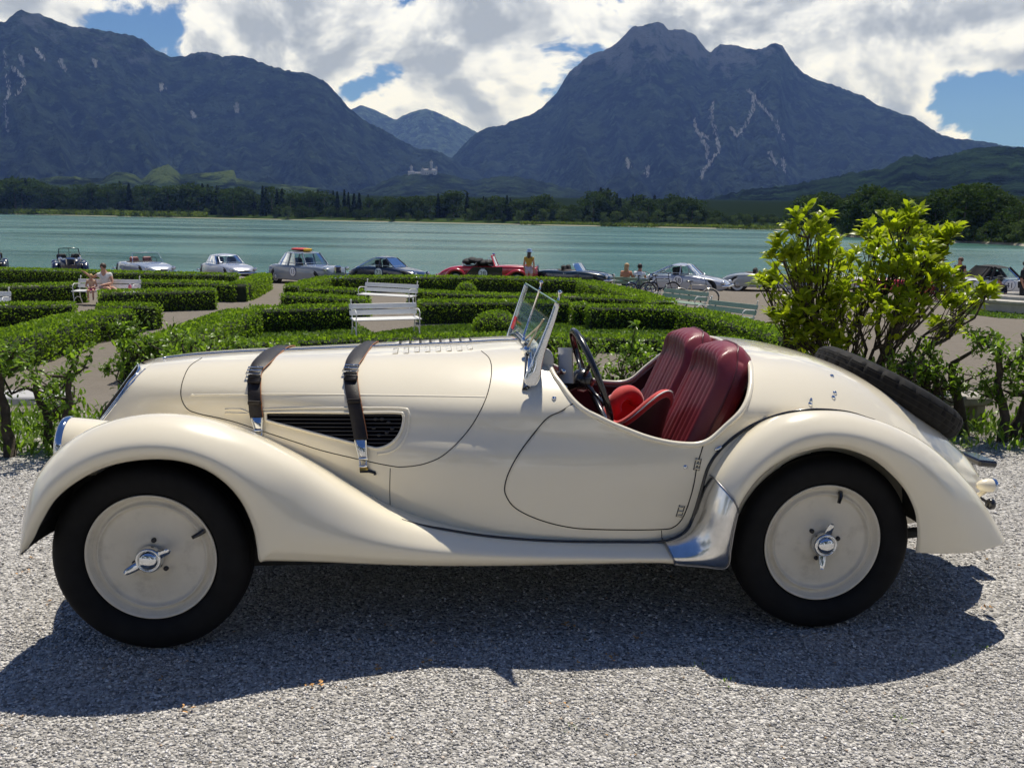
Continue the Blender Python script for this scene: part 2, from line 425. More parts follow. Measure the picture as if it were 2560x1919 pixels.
mb = bpy.data.materials.new('bank_ground'); mb.use_nodes = True; t = NT(mb.node_tree); b = t.n['Principled BSDF']
geo = t.node('ShaderNodeNewGeometry'); pos = geo.outputs['Position']; sp = t.node('ShaderNodeSeparateXYZ', inp={0: pos})
gr = t.mix(t.noise(pos, 0.08, 5, 0.6), (0.02, 0.036, 0.010), (0.05, 0.08, 0.022)); gr = t.mix(t.remap(sp.outputs[2], LAKE_Z+1.8, LAKE_Z+5), gr, (0.010, 0.017, 0.007))
t.set(b.inputs['Base Color'], t.mix(t.remap(sp.outputs[2], LAKE_Z+0.25, LAKE_Z+0.7), (0.34, 0.31, 0.25), gr)); b.inputs['Roughness'].default_value = 1.0; b.inputs['Specular IOR Level'].default_value = 0.0
obj('far_shore', Geo().grid(P), mb, None, kind='structure', label='grassy far shore with a pale gravel water line')

# ------------------------------------------------------------------ mountains
def mountain_mat(name, forest, rock, rock_lo, rock_hi, meadow=None):
    m = bpy.data.materials.new(name); m.use_nodes = True; t = NT(m.node_tree); b = t.n['Principled BSDF']
    g = t.node('ShaderNodeNewGeometry'); pos = g.outputs['Position']; sp = t.node('ShaderNodeSeparateXYZ', inp={0: pos}); nz = t.node('ShaderNodeSeparateXYZ', inp={0: g.outputs['Normal']})
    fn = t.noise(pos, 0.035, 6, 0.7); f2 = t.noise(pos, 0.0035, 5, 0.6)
    fc = t.mix(fn, tuple(c*0.1 for c in forest), tuple(c*3.0 for c in forest)); fc = t.mix(t.remap(f2, 0.4, 0.7), fc, tuple(c*1.8 for c in forest)); f3 = t.noise(pos, 0.011, 5, 0.65, 0.5); fc = t.mix(t.remap(f3, 0.42, 0.58, 0.85, 0.0), fc, (0.0008, 0.0012, 0.0008)); f4 = t.noise(pos, 0.019, 4, 0.6); fc = t.mix(t.remap(f4, 0.55, 0.68, 0.0, 0.8), fc, tuple(c*3.4 for c in forest))  # near-black noise patches paint gully shading into the forest colour
    hf = t.remap(sp.outputs[2], rock_lo, rock_hi, -0.12, 0.16)
    vs_ = t.node('ShaderNodeCombineXYZ', inp={0: sp.outputs[0], 1: t.math('MULTIPLY', sp.outputs[1], 0.5), 2: t.math('MULTIPLY', sp.outputs[2], 0.35)}).outputs[0]
    rm = t.remap(t.math('ADD', t.math('ADD', t.math('ADD', t.math('MULTIPLY', t.noise(vs_, 0.011, 9, 0.70, 0.4), 0.75), t.math('MULTIPLY', t.noise(pos, 0.0022, 4, 0.5), 0.25)), hf), t.math('MULTIPLY', nz.outputs[2], -0.05)), 0.50, 0.60)
    rc = t.mix(t.noise(pos, 0.02, 6, 0.7), tuple(c*0.5 for c in rock), rock)
    c = t.mix(t.math('MULTIPLY', rm, 0.9), fc, rc)
    if meadow:
        mm = t.remap(t.math('ADD', t.noise(pos, 0.0045, 4, 0.5), t.remap(sp.outputs[2], meadow[1], meadow[2], 0.06, -0.5)), 0.55, 0.60)
        c = t.mix(mm, c, meadow[0])
    t.set(b.inputs['Base Color'], c); b.inputs['Roughness'].default_value = 1.0; b.inputs['Specular IOR Level'].default_value = 0.0
    bn = t.node('ShaderNodeBump', inp={'Strength': 1.0, 'Distance': 30.0, 'Height': t.math('ADD', t.noise(pos, 0.05, 4, 0.7), t.math('MULTIPLY', t.noise(pos, 0.012, 5, 0.6), 2.0))}); t.l.new(bn.outputs[0], b.inputs['Normal'])
    return m
MOUNTAINS = {}
def mountain(name, ridge, dr, db, base_z, m, label, amp=90, jag=3.0, cols=420, rows=64, seed=1, back=0.25, power=1.0):
    ridge = np.array(ridge, float)
    px = np.linspace(ridge[0, 0], ridge[-1, 0], cols); py = np.interp(px, ridge[:, 0], ridge[:, 1])
    jg = (fbm(px*0.09, px*0+seed, 3, seed)-0.5)*2*jag+(fbm(px*0.5, px*0+seed, 2, seed+3)-0.5)*1.2*jag
    py = py+jg
    G = np.zeros((cols, rows+8, 3)); tt = np.linspace(0, 1, rows)
    for i in range(cols):
        d = ray(px[i], py[i]); hd = math.hypot(d[0], d[1]); ux, uy = d[0]/hd, d[1]/hd; tel = d[2]/hd
        s = px[i]/2213.0*dr
        Dr = dr*(1+0.10*(fbm(np.array([s/900.0]), np.array([seed*1.0]), 3, seed)[0]-0.5)); zr = EYE+Dr*tel
        D = db+(Dr-db)*tt
        pr = tt**power; pr = pr*(0.75+0.25*tt)
        z = base_z+(zr-base_z)*pr
        rel = fbm(s/430.0+D*0.0004, D/1500.0, 5, seed, True)
        rel2 = fbm(np.full(rows, s/120.0), D/240.0, 4, seed+9)
        env = np.sin(np.pi*np.clip(tt, 0, 1))**0.6*(1-tt**8)
        z = z-env*amp*(1-rel)*1.5*min(1.0, max(0.15, (zr-base_z)/500.0))-env*amp*0.35*rel2*min(1.0, max(0.15, (zr-base_z)/500.0))
        z = np.minimum(z, EYE+D*tel*0.985+0.5) if tel > 0.02 else z
        z[-1] = zr
        G[i, :rows, 0] = ux*D; G[i, :rows, 1] = uy*D; G[i, :rows, 2] = z
        tb = np.linspace(0.12, 1, 8); Db = Dr+tb*(Dr-db)*back*2
        G[i, rows:, 0] = ux*Db; G[i, rows:, 1] = uy*Db; G[i, rows:, 2] = zr+(base_z-zr)*tb**0.8
    g = Geo().grid(G)
    o = obj(name, g, m, None, kind='structure', label=label)
    MOUNTAINS[name] = (o, BVHTree.FromPolygons([Vector(p) for p in np.concatenate(g.v)], g.f))
    return o
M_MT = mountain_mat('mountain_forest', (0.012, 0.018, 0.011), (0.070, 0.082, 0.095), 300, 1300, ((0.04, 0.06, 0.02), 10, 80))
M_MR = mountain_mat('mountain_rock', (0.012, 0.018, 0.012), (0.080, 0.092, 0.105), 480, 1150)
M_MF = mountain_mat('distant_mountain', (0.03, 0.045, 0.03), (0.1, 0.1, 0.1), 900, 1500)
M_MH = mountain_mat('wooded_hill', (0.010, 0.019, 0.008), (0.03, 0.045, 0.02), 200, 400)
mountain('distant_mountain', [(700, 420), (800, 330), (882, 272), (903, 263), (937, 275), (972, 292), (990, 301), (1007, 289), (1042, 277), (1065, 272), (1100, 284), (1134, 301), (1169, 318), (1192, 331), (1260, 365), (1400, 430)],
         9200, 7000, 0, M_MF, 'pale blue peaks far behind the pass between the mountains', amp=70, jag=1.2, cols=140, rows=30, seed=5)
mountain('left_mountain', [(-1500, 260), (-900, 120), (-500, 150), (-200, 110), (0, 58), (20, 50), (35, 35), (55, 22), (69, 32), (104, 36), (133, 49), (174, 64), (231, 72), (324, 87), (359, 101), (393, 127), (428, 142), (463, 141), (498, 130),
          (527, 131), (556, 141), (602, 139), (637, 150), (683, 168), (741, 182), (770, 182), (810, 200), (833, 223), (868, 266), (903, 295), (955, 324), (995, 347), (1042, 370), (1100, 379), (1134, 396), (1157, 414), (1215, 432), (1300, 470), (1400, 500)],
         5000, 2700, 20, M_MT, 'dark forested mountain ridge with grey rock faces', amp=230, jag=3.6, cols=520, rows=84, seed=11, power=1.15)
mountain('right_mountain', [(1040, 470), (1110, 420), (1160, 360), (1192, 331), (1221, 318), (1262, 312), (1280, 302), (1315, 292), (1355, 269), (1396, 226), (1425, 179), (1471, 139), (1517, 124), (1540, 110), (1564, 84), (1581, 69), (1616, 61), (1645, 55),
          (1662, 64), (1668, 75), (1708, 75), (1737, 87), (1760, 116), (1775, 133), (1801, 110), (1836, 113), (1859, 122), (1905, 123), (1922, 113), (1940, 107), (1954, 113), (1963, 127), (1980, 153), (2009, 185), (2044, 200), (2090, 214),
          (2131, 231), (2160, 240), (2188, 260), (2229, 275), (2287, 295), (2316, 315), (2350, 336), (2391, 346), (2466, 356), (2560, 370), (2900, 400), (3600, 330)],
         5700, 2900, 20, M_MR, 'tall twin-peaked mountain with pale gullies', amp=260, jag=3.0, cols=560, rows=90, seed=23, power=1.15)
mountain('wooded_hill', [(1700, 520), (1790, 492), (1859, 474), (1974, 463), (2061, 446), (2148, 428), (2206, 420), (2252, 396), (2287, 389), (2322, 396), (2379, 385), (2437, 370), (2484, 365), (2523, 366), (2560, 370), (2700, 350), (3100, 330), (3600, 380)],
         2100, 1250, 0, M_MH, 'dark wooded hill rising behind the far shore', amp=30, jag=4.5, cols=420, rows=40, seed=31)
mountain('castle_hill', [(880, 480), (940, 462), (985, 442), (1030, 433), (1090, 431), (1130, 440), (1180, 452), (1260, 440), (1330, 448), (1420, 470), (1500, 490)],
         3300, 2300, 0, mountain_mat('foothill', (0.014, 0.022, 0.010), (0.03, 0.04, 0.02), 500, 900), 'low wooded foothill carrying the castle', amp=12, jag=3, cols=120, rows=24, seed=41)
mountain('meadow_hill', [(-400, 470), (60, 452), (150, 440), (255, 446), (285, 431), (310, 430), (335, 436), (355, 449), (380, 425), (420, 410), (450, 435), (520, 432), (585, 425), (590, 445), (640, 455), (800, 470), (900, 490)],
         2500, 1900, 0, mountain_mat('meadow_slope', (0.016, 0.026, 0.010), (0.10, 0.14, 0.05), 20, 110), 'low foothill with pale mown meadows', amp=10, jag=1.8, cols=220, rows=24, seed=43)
# pale scree gullies on the mountain faces
def on_mesh(bvh, px, py, lift=0.0):
    d = Vector(ray(px, py)).normalized(); h = bvh.ray_cast(Vector(c_o), d)
    return None if h[0] is None else np.array(h[0]-d*lift)
M_SCREE = mat('scree', (0.068, 0.078, 0.088), 0.95, vary=0.4, vscale=0.03)
for nm, lines in {'right_mountain': [[(1783, 255), (1778, 290), (1787, 320), (1793, 350), (1795, 375), (1775, 405), (1760, 425), (1755, 446)], [(1885, 240), (1882, 270), (1868, 305), (1843, 338), (1828, 320)], [(1755, 350), (1768, 370), (1766, 395)], [(1620, 418), (1619, 440)], [(1955, 395), (1962, 430)], [(1568, 398), (1572, 418)], [(1870, 225), (1905, 265), (1935, 300), (1960, 350)], [(1735, 300), (1745, 330), (1770, 345)], [(1925, 380), (1940, 410)]],
                  'left_mountain': [[(50, 140), (58, 165)], [(10, 130), (22, 228), (12, 260), (20, 330)], [(150, 150), (165, 175)], [(30, 170), (60, 200), (45, 235)], [(235, 150), (240, 165)], [(90, 120), (110, 150)], [(400, 210), (408, 225)], [(590, 260), (596, 280)], [(480, 280), (486, 292)]]}.items():
    ob, bvh = MOUNTAINS[nm]
    for L in lines:
        g = Geo()
        for (a, bb) in crom(L, int(14*len(L))):
            for _ in range(2):
                if random.random() < 0.30: continue
                a2, b2 = a+random.gauss(0, 2.6), bb+random.gauss(0, 2.0); wd, ht = random.uniform(.5, 1.7), random.uniform(1.5, 5.0); sl_ = random.gauss(0, 1.0)
                Q = [on_mesh(bvh, a2+dx, b2+dy, 25) for dx, dy in ((-wd+sl_, -ht), (wd*.4+sl_, -ht*.8), (wd, ht*.3), (wd*.3-sl_, ht), (-wd-sl_*.5, ht*.6))]
                if all(q is not None for q in Q) and np.ptp(np.array(Q)[:, 1]) < 500: g.add(np.array(Q), [(0, 1, 2, 3, 4)])
        if g.n: obj('scree_gully', g, M_SCREE, ob, smooth=False, kind='stuff')
# ------------------------------------------------------------------ castle on its spur
M_CASTLE = mat('castle_limestone', (0.40, 0.40, 0.40), 0.9, vary=0.1, vscale=0.05); M_SLATE = mat('castle_slate', (0.10, 0.11, 0.13), 0.8)
q = on_mesh(MOUNTAINS['castle_hill'][1], 1055, 436); q = q if q is not None else np.array([0, 3200, 120.0])
castle = empty('castle', (q[0], q[1], q[2]-6), -0.1, label='pale stone castle with slender towers on a wooded spur', category='castle')
u = q[1]/2213.0      # metres per photo pixel at the castle
def cbox(n, x, y, w_, d_, h_, z0=0, roof=0):
    o = obj(n, Geo().box((x*u, y*u, (z0+h_/2)*u), (w_*u, d_*u, h_*u)), M_CASTLE, castle, smooth=False)
    if roof:
        hw, hd, z = w_*u*0.55, d_*u*0.55, (z0+h_)*u
        V = [(-hw+x*u, -hd+y*u, z), (hw+x*u, -hd+y*u, z), (hw+x*u, hd+y*u, z), (-hw+x*u, hd+y*u, z), (-hw*0.9+x*u, y*u, z+roof*u), (hw*0.9+x*u, y*u, z+roof*u)]
        obj('roof', Geo().add(V, [(0, 1, 5, 4), (2, 3, 4, 5), (1, 2, 5), (3, 0, 4)]), M_SLATE, o, smooth=False)
    return o
def ctower(x, y, r, h_, cone):
    o = obj('tower', Geo().lathe([(r*u, -4*u), (r*u, h_*u*0.85), (r*1.25*u, h_*u*0.88), (r*1.25*u, h_*u)], 12, 'z', (x*u, y*u, 0)), M_CASTLE, castle, smooth=False)
    obj('roof', Geo().lathe([(r*1.35*u, h_*u), (0.01, (h_+cone)*u)], 12, 'z', (x*u, y*u, 0)), M_SLATE, o, smooth=False)
cbox('palace', 18, 0, 36, 14, 17, -4, 5); cbox('gatehouse', -26, -3, 14, 10, 13, -4, 3); cbox('wing', -8, 2, 24, 9, 11, -4, 3)
ctower(22, 5, 3.2, 34, 5); ctower(35, 2, 2.3, 21, 4); ctower(-27, 3, 3, 22, 5); ctower(3, -5, 2, 18, 4)
for k in range(6):
    obj('window', Geo().box(((4+k*5.6)*u, -7.02*u, 6*u), (1.6*u, 0.3*u, 3*u)), M_SLATE, castle, smooth=False)

# ------------------------------------------------------------------ trees
def tri_leaves(C, size, N=None, up=0.3):
    """one small kite-shaped leaf face at each point"""
    n = len(C); d = rng.normal(size=(n, 3))
    if N is not None: d = d*0.75+N*1.0
    d[:, 2] += up; d /= np.linalg.norm(d, axis=1, keepdims=True)
    s = np.cross(d, rng.normal(size=(n, 3))); s /= np.maximum(np.linalg.norm(s, axis=1, keepdims=True), 1e-6)
    L = (size*(0.6+0.8*rng.random(n)))[:, None] if np.isscalar(size) else np.asarray(size)[:, None]
    nrm = np.cross(d, s)
    V = np.stack([C-d*L*0.5, C+s*L*0.34+nrm*L*0.10, C+d*L*0.55, C-s*L*0.34+nrm*L*0.10], 1)
    F = np.arange(n)[:, None]*4+np.array([[0, 1, 2, 3]])
    return V.reshape(-1, 3), F
def sphere_pts(n):
    d = rng.normal(size=(n, 3)); return d/np.linalg.norm(d, axis=1, keepdims=True)
def broad_crown(n, blobs, wid, lo, seed):
    pts = []; nr = []
    cs = []
    for k in range(blobs):
        a = rng.random()*6.283; h = lo+(1-lo)*rng.random()**0.8
        rad = wid*math.sqrt(max(0.0, 1-((h-lo-(1-lo)*0.42)/((1-lo)*0.62))**2))
        r = rad*rng.random()**0.5*0.78
        cs.append((r*math.cos(a), r*math.sin(a), h*0.9, 0.085+0.085*rng.random()))
    cs.append((0, 0, 0.9, 0.10))
    per = n//len(cs)
    for (x, y, z, s) in cs:
        d = sphere_pts(per); rr = s*(0.75+0.3*rng.random((per, 1)))
        p = d*rr*np.array([1.1, 1.1, 0.85])+np.array([x, y, z]); pts.append(p); nr.append(d)
    return np.concatenate(pts), np.concatenate(nr)
def conifer_pts(n, wid):
    h = 0.06+0.94*rng.random(n)**1.25; tiers = np.round(h*16)/16*0.5+h*0.5
    a = rng.random(n)*6.283; r = wid*(1.02-h)*(0.35+0.65*rng.random(n)**0.5)*(0.8+0.3*np.sin(tiers*55))
    P = np.stack([r*np.cos(a), r*np.sin(a), h-0.10*r/wid*0.6], -1)
    N = np.stack([np.cos(a), np.sin(a), -0.5+0*a], -1); return P, N
M_BARK = mat('bark', (0.09, 0.07, 0.05), 0.9, vary=0.3, vscale=12, bump=0.5, bscale=30)
LM_BROAD = leaf_mat('broadleaf_foliage', (0.012, 0.024, 0.008), (0.055, 0.090, 0.022), 0.3, 0.8, spec=0.08)
LM_LIGHT = leaf_mat('willow_foliage', (0.04, 0.065, 0.025), (0.11, 0.15, 0.06), 0.3, 0.8, spec=0.08)
LM_CON = leaf_mat('conifer_foliage', (0.006, 0.013, 0.007), (0.02, 0.036, 0.015), 0.08, 0.8, spec=0.08)
trunk_me = raw_mesh('trunk', *(lambda g: (np.concatenate(g.v), g.f))(Geo().tube([(0, 0, 0), (0.01, 0, 0.3), (0, 0.01, 0.6), (0, 0, 0.85)], [0.022, 0.016, 0.010, 0.004], 7)), M_BARK)
crowns = []
for k in range(5):
    p, n_ = broad_crown(1500, 26, 0.36+0.05*k, 0.12, k); V, F = tri_leaves(p, 0.055, n_); crowns.append(('broad', raw_mesh('crown', V, F, LM_BROAD)))
for k in range(3):
    p, n_ = broad_crown(1300, 20, 0.42+0.05*k, 0.05, k); V, F = tri_leaves(p, 0.06, n_); crowns.append(('light', raw_mesh('crown', V, F, LM_LIGHT)))
for k in range(4):
    p, n_ = conifer_pts(1300, 0.17+0.02*k); V, F = tri_leaves(p, 0.06, n_, -0.1); crowns.append(('conifer', raw_mesh('crown', V, F, LM_CON)))
KIND = {k: [m for q, m in crowns if q == k] for k in ('broad', 'light', 'conifer')}
def tree(name, kind, x, y, z, h, label, group, wide=1.0):
    o = empty(name, (x, y, z), random.random()*6.28, label=label, category='tree' if 'bush' not in name else 'bush', group=group)
    o.scale = (h*wide, h*wide, h)
    link('trunk', trunk_me, o); link('crown', random.choice(KIND[kind]), o)
    return o
SKY_L = np.array([(-900, 460), (0, 449), (75, 443), (174, 469), (231, 460), (300, 455), (405, 463), (492, 458), (579, 463), (613, 455), (637, 478), (665, 463), (712, 472), (799, 478), (868, 478), (920, 481), (937, 495), (1013, 490), (1059, 492), (1105, 484), (1157, 475), (1209, 495), (1227, 486), (1273, 492),
                  (1303, 496), (1326, 490), (1361, 484), (1390, 513), (1453, 510), (1465, 484), (1494, 472), (1535, 473), (1552, 496), (1563, 512), (1569, 487), (1639, 487), (1685, 481), (1737, 493), (1743, 519), (1859, 530), (1917, 536), (1975, 530)], float)
SKY_R = np.array([(1985, 505), (1992, 496), (2027, 475), (2090, 490), (2148, 475), (2183, 455), (2212, 467), (2235, 490), (2293, 490), (2339, 475), (2409, 455), (2480, 470), (2500, 478), (2503, 507), (2524, 501), (2560, 504), (2900, 480), (3300, 470)], float)
LAB = {'broad': 'dark leafy broadleaf tree in the wood along the far lake shore', 'conifer': 'dark pointed spruce in the wood along the far lake shore', 'light': 'pale grey-green willow bush at the far water line'}
def top_h(px, py, x, y, z):
    d = ray(px, py); return EYE+math.hypot(x, y)*d[2]/math.hypot(d[0], d[1])-z
def lab_tree(k, px, h):
    where = 'behind the pale reed belt' if px < 430 else 'below the dark forested ridge' if px < 800 else 'in the wood below the white castle' if px < 1180 else 'below the pass between the mountains' if px < 1430 else 'below the twin-peaked mountain' if px < 1750 else 'beside the pale willows on the far shore'
    return ('tall ' if h > 19 else 'medium ' if h > 13 else 'low ')+('dark pointed spruce ' if k == 'conifer' else 'rounded leafy tree ')+where
CON = [(500, 560), (630, 720), (780, 925), (1095, 1290), (1460, 1560), (1567, 1640), (60, 90), (295, 330)]
pxs = list(np.arange(-260, 1965, 14.5))
for i, p0 in enumerate(pxs):
    px = p0+random.uniform(-7, 7); con = any(a < px < b_ for a, b_ in CON) and random.random() < 0.8
    inland = random.uniform(25, 70); x, y = shore(px, inland); z = LAKE_Z+1.4+inland*0.045
    hgt = max(4.0, top_h(px, np.interp(px, SKY_L[:, 0], SKY_L[:, 1])+random.uniform(-3, 12 if not con else 6), x, y, z))
    k = 'conifer' if con and hgt > 7 else 'broad'
    tree('spruce_tree' if k == 'conifer' else 'broadleaf_tree', k, x, y, z, hgt, lab_tree(k, px, hgt), 'trees of the far shore wood', random.uniform(0.95, 1.2) if k == 'conifer' else random.uniform(1.25, 1.7))
for px in np.arange(-200, 1960, 34.0):
    px += random.uniform(-12, 12); inland = random.uniform(7, 18); x, y = shore(px, inland)
    k = 'light' if (px > 1480 or random.random() < 0.35) else 'broad'
    tree('shore_bush', k, x, y, LAKE_Z+0.9, random.uniform(6, 11), ('pale grey-green willow bush ' if k == 'light' else 'dark green rounded bush ')+lab_tree('x', px, 1).split('tree ')[1].replace('in the wood', 'by the water')+' by the shore', 'bushes along the far shore', random.uniform(1.0, 1.5))
for px in np.arange(1990, 2640, 20.0):
    px += random.uniform(-8, 8); inland = random.uniform(5, 40); x, y = shore(px, inland); z = LAKE_Z+0.8+inland*0.05
    hgt = max(3, top_h(px, np.interp(px, SKY_R[:, 0], SKY_R[:, 1])+random.uniform(-4, 14), x, y, z))
    tree('broadleaf_tree', 'broad', x, y, z, hgt, ('tall' if hgt > 11.5 else 'shorter')+' leafy tree '+('at the tip of the wooded point near the willows' if px < 2120 else 'on the wooded point above the bright bush' if px < 2400 else 'at the dark end of the wooded point'), 'trees on the wooded point', random.uniform(1.2, 1.6))
for px in np.arange(1995, 2640, 26.0):
    px += random.uniform(-8, 8); x, y = shore(px, 4); 
    tree('shore_bush', random.choice(['broad', 'broad', 'light']), x, y, LAKE_Z+0.4, random.uniform(3.5, 6.5), 'bush overhanging the water '+('at the tip of the wooded point' if px < 2150 else 'on the wooded point behind the bright bush' if px < 2440 else 'at the dark end of the wooded point'), 'bushes at the wooded point', random.uniform(1.1, 1.6))
# reed belt on the far left shore
n = 9000; px = rng.uniform(-300, 520, n); inl_ = rng.uniform(1, 24, n); XY = np.array([shore(p, q) for p, q in zip(px, inl_)])
C = np.stack([XY[:, 0], XY[:, 1], LAKE_Z+0.4+inl_*0.05+rng.random(n)*4.6], -1)
V, F = tri_leaves(C, 1.6, None, 1.6)
link('reeds', raw_mesh('reeds', V, F, leaf_mat('reed_foliage', (0.09, 0.12, 0.03), (0.20, 0.25, 0.07), 0.4, 0.8, spec=0.05)), None, kind='stuff', label='light green reed belt along the far shore', category='reeds')
n = 5000; px = rng.uniform(1300, 1990, n); inl_ = rng.uniform(1, 10, n); XY = np.array([shore(p, q) for p, q in zip(px, inl_)])
C = np.stack([XY[:, 0], XY[:, 1], LAKE_Z+0.4+rng.random(n)*2.0], -1); V, F = tri_leaves(C, 1.3, None, 1.6)
link('reeds', raw_mesh('reeds', V, F, bpy.data.materials['reed_foliage']), None, kind='stuff', label='low reeds in front of the willows on the far shore', category='reeds')

# unseen trees, added behind the viewer to shade the car and reflect in it
for k, (x, y, h) in enumerate([(-17, -13, 8.5), (-11, -15, 9.5), (-5.5, -16, 9), (0.5, -17, 9.8), (6, -16, 9), (11.5, -15, 9.5), (17, -12, 8.5), (-21, -6, 8.5), (21, -5, 8.5)]):
    tree('added_shade_tree', 'broad', x, y, 0, h, ('tall' if h > 9.2 else 'lower')+' leafy tree added out of view to shade the roadster', 'unseen trees added for shade', 1.15)
# ------------------------------------------------------------------ the cream roadster (own frame: nose towards -x, near flank at -y)
YAW = 0.1058
CAR_O = np.array([-0.033-0.64*math.sin(YAW), 3.0003+0.64*math.cos(YAW), 0.0])
e_x = np.array([math.cos(YAW), math.sin(YAW), 0]); e_y = np.array([-math.sin(YAW), math.cos(YAW), 0])
DP = IW/2212.0
def cpl(px, py, yc, disp=True):
    """car-frame point of a photo pixel on the lengthwise plane y = yc"""
    k = DP if disp else 1.0
    d = ray(px*k, py*k); t = ((CAR_O-c_o)@e_y+yc)/(d@e_y); p = c_o+t*d-CAR_O
    return np.array([p@e_x, yc, p[2]])
def to_car(P): P = np.asarray(P)-CAR_O; return np.stack([P@e_x, P@e_y, P[..., 2]], -1)
car = empty('roadster', CAR_O, YAW, label='cream open two-seat vintage roadster with burgundy seats parked on the gravel', category='car')

def paint(name, col, rough=0.32, coat=1.0, fleck=0.03):
    m = mat(name, col, rough, 0.0, coat, 0.5, vary=fleck, vscale=3.0)
    return m
M_CREAM = mat('cream_paint', (0.82, 0.748, 0.585), 0.24, 0, 1.0, 0.5, vary=0.006, vscale=4.0, coat_rough=0.03)
M_UNDER = mat('underseal', (0.030, 0.030, 0.028), 0.85, vary=0.4, vscale=20)
M_CHROME = mat('chrome', (0.68, 0.70, 0.73), 0.07, 1.0, vary=0.03, vscale=20)
M_ALU = mat('polished_aluminium', (0.70, 0.70, 0.70), 0.20, 1.0, vary=0.22, vscale=9, bump=0.06, bscale=40)
M_TYRE = mat('tyre_rubber', (0.008, 0.008, 0.0085), 0.75, spec=0.22, vary=0.3, vscale=14)
M_BLACK = mat('black_enamel', (0.010, 0.010, 0.012), 0.25, 0, 0.5)
M_GAP = mat('panel_gap', (0.018, 0.016, 0.013), 0.9)
M_SEAT = mat('burgundy_leather', (0.195, 0.027, 0.036), 0.36, spec=0.5, vary=0.18, vscale=7, bump=0.12, bscale=180)
M_TRIM = mat('dark_maroon_trim', (0.055, 0.012, 0.013), 0.7, vary=0.3)
M_STRAP = mat('black_strap_leather', (0.016, 0.012, 0.011), 0.48, spec=0.35, vary=0.3, vscale=30, bump=0.2, bscale=300)
M_TAN = mat('tan_strap_edge', (0.30, 0.12, 0.045), 0.6, vary=0.2)
M_RED = mat('red_lining', (0.58, 0.018, 0.012), 0.75, sheen=0.4, vary=0.15, vscale=20, bump=0.1, bscale=400)
M_BAG = mat('dark_bag_leather', (0.045, 0.022, 0.024), 0.33, vary=0.35, vscale=12, bump=0.15, bscale=150)
M_ORANGE = mat('orange_cloth', (0.75, 0.13, 0.02), 0.8, vary=0.2, vscale=20)
M_GLASS = glass_mat('windscreen_glass', (0.80, 0.88, 0.87), 0.05, 0.97)
M_GREY = mat('grey_backing', (0.50, 0.50, 0.50), 0.45, 0.3, vary=0.05)
M_DARKMETAL = mat('dark_metal', (0.05, 0.05, 0.055), 0.4, 0.8)
M_LAMP = mat('lamp_glass', (0.55, 0.60, 0.68), 0.08, 0.6)

# --- body shell
BT = np.array([
 (-1.335, .918, .13, .912, .215, .865, .265, .66, .28, .42), (-1.25, .930, .15, .921, .245, .864, .295, .66, .31, .40), (-1.10, .942, .17, .931, .285, .863, .335, .66, .345, .40),
 (-.80, .956, .20, .941, .340, .859, .40, .65, .41, .40), (-.40, .974, .25, .955, .43, .855, .525, .64, .53, .40), (-.10, .988, .285, .966, .495, .853, .598, .63, .595, .385),
 (.08, .998, .30, .973, .52, .853, .612, .62, .61, .36), (.22, 1.00, .31, .974, .535, .853, .618, .61, .615, .345), (.45, 1.00, .33, .970, .56, .85, .627, .60, .62, .335), (.75, 1.002, .36, .97, .58, .85, .63, .60, .615, .335),
 (.95, 1.004, .36, .974, .575, .85, .622, .60, .60, .335), (1.10, .996, .35, .964, .555, .842, .607, .60, .585, .335), (1.30, .965, .33, .933, .515, .81, .575, .58, .55, .335), (1.50, .900, .30, .868, .465, .75, .53, .55, .50, .335),
 (1.70, .795, .27, .765, .405, .665, .465, .51, .44, .335), (1.90, .660, .23, .636, .335, .562, .385, .46, .365, .335), (2.05, .530, .175, .515, .255, .478, .285, .42, .275, .345), (2.15, .418, .10, .412, .145, .402, .165, .39, .155, .362)])
def hermite(X, Y, q):
    m = np.gradient(Y, X); i = np.clip(np.searchsorted(X, q)-1, 0, len(X)-2); h = X[i+1]-X[i]; t = (q-X[i])/h
    return (2*t**3-3*t**2+1)*Y[i]+(t**3-2*t**2+t)*h*m[i]+(-2*t**3+3*t**2)*Y[i+1]+(t**3-t**2)*h*m[i+1]
def nose_dx(z):
    return np.where(z > 0.72, -(0.9-z)*0.75, -(0.18*0.75)-(0.72-z)*0.25)
def section(x, n=90):
    v = [hermite(BT[:, 0], BT[:, k], x) for k in range(1, 10)]
    zt, wsh, zsh, wcr, zcr, wm, zm, wb, zb = v
    K = np.array([(-wsh*0.999, zsh), (0, zt), (wsh, zsh), (wcr, zcr), ((wcr+wm)/2+0.006, (zcr+zm)/2), (wm, zm), (wb, zb)])
    C = crom(K[1:], n) if False else crom(K, n+int(n/6.0))
    C = C[np.argmax(C[:, 0] >= -1e-6):]; C[0] = (0, zt)
    w_ = 1-np.clip((x+1.335)/0.40, 0, 1); w_ = w_*w_*(3-2*w_)
    return np.stack([x+w_*nose_dx(C[:, 1]), -C[:, 0], C[:, 1]], -1)
EDGE = np.array([(.190, 1.03), (.205, .948), (.230, .905), (.259, .863), (.361, .798), (.45, .760), (.533, .730), (.61, .713), (.671, .707), (.72, .708), (.76, .722), (.822, .778), (.887, .838), (.934, .900), (.965, .950), (.985, .980), (.998, 1.04)])
def edge_pt(x):
    S = section(x, 160); ze = float(hermite(EDGE[:, 0], EDGE[:, 1], np.array(x))); i = np.argmax(S[:, 2] < ze)
    if i <= 0: return S[0], ze
    f_ = (S[i-1, 2]-ze)/(S[i-1, 2]-S[i, 2]); return S[i-1]+(S[i]-S[i-1])*f_, ze
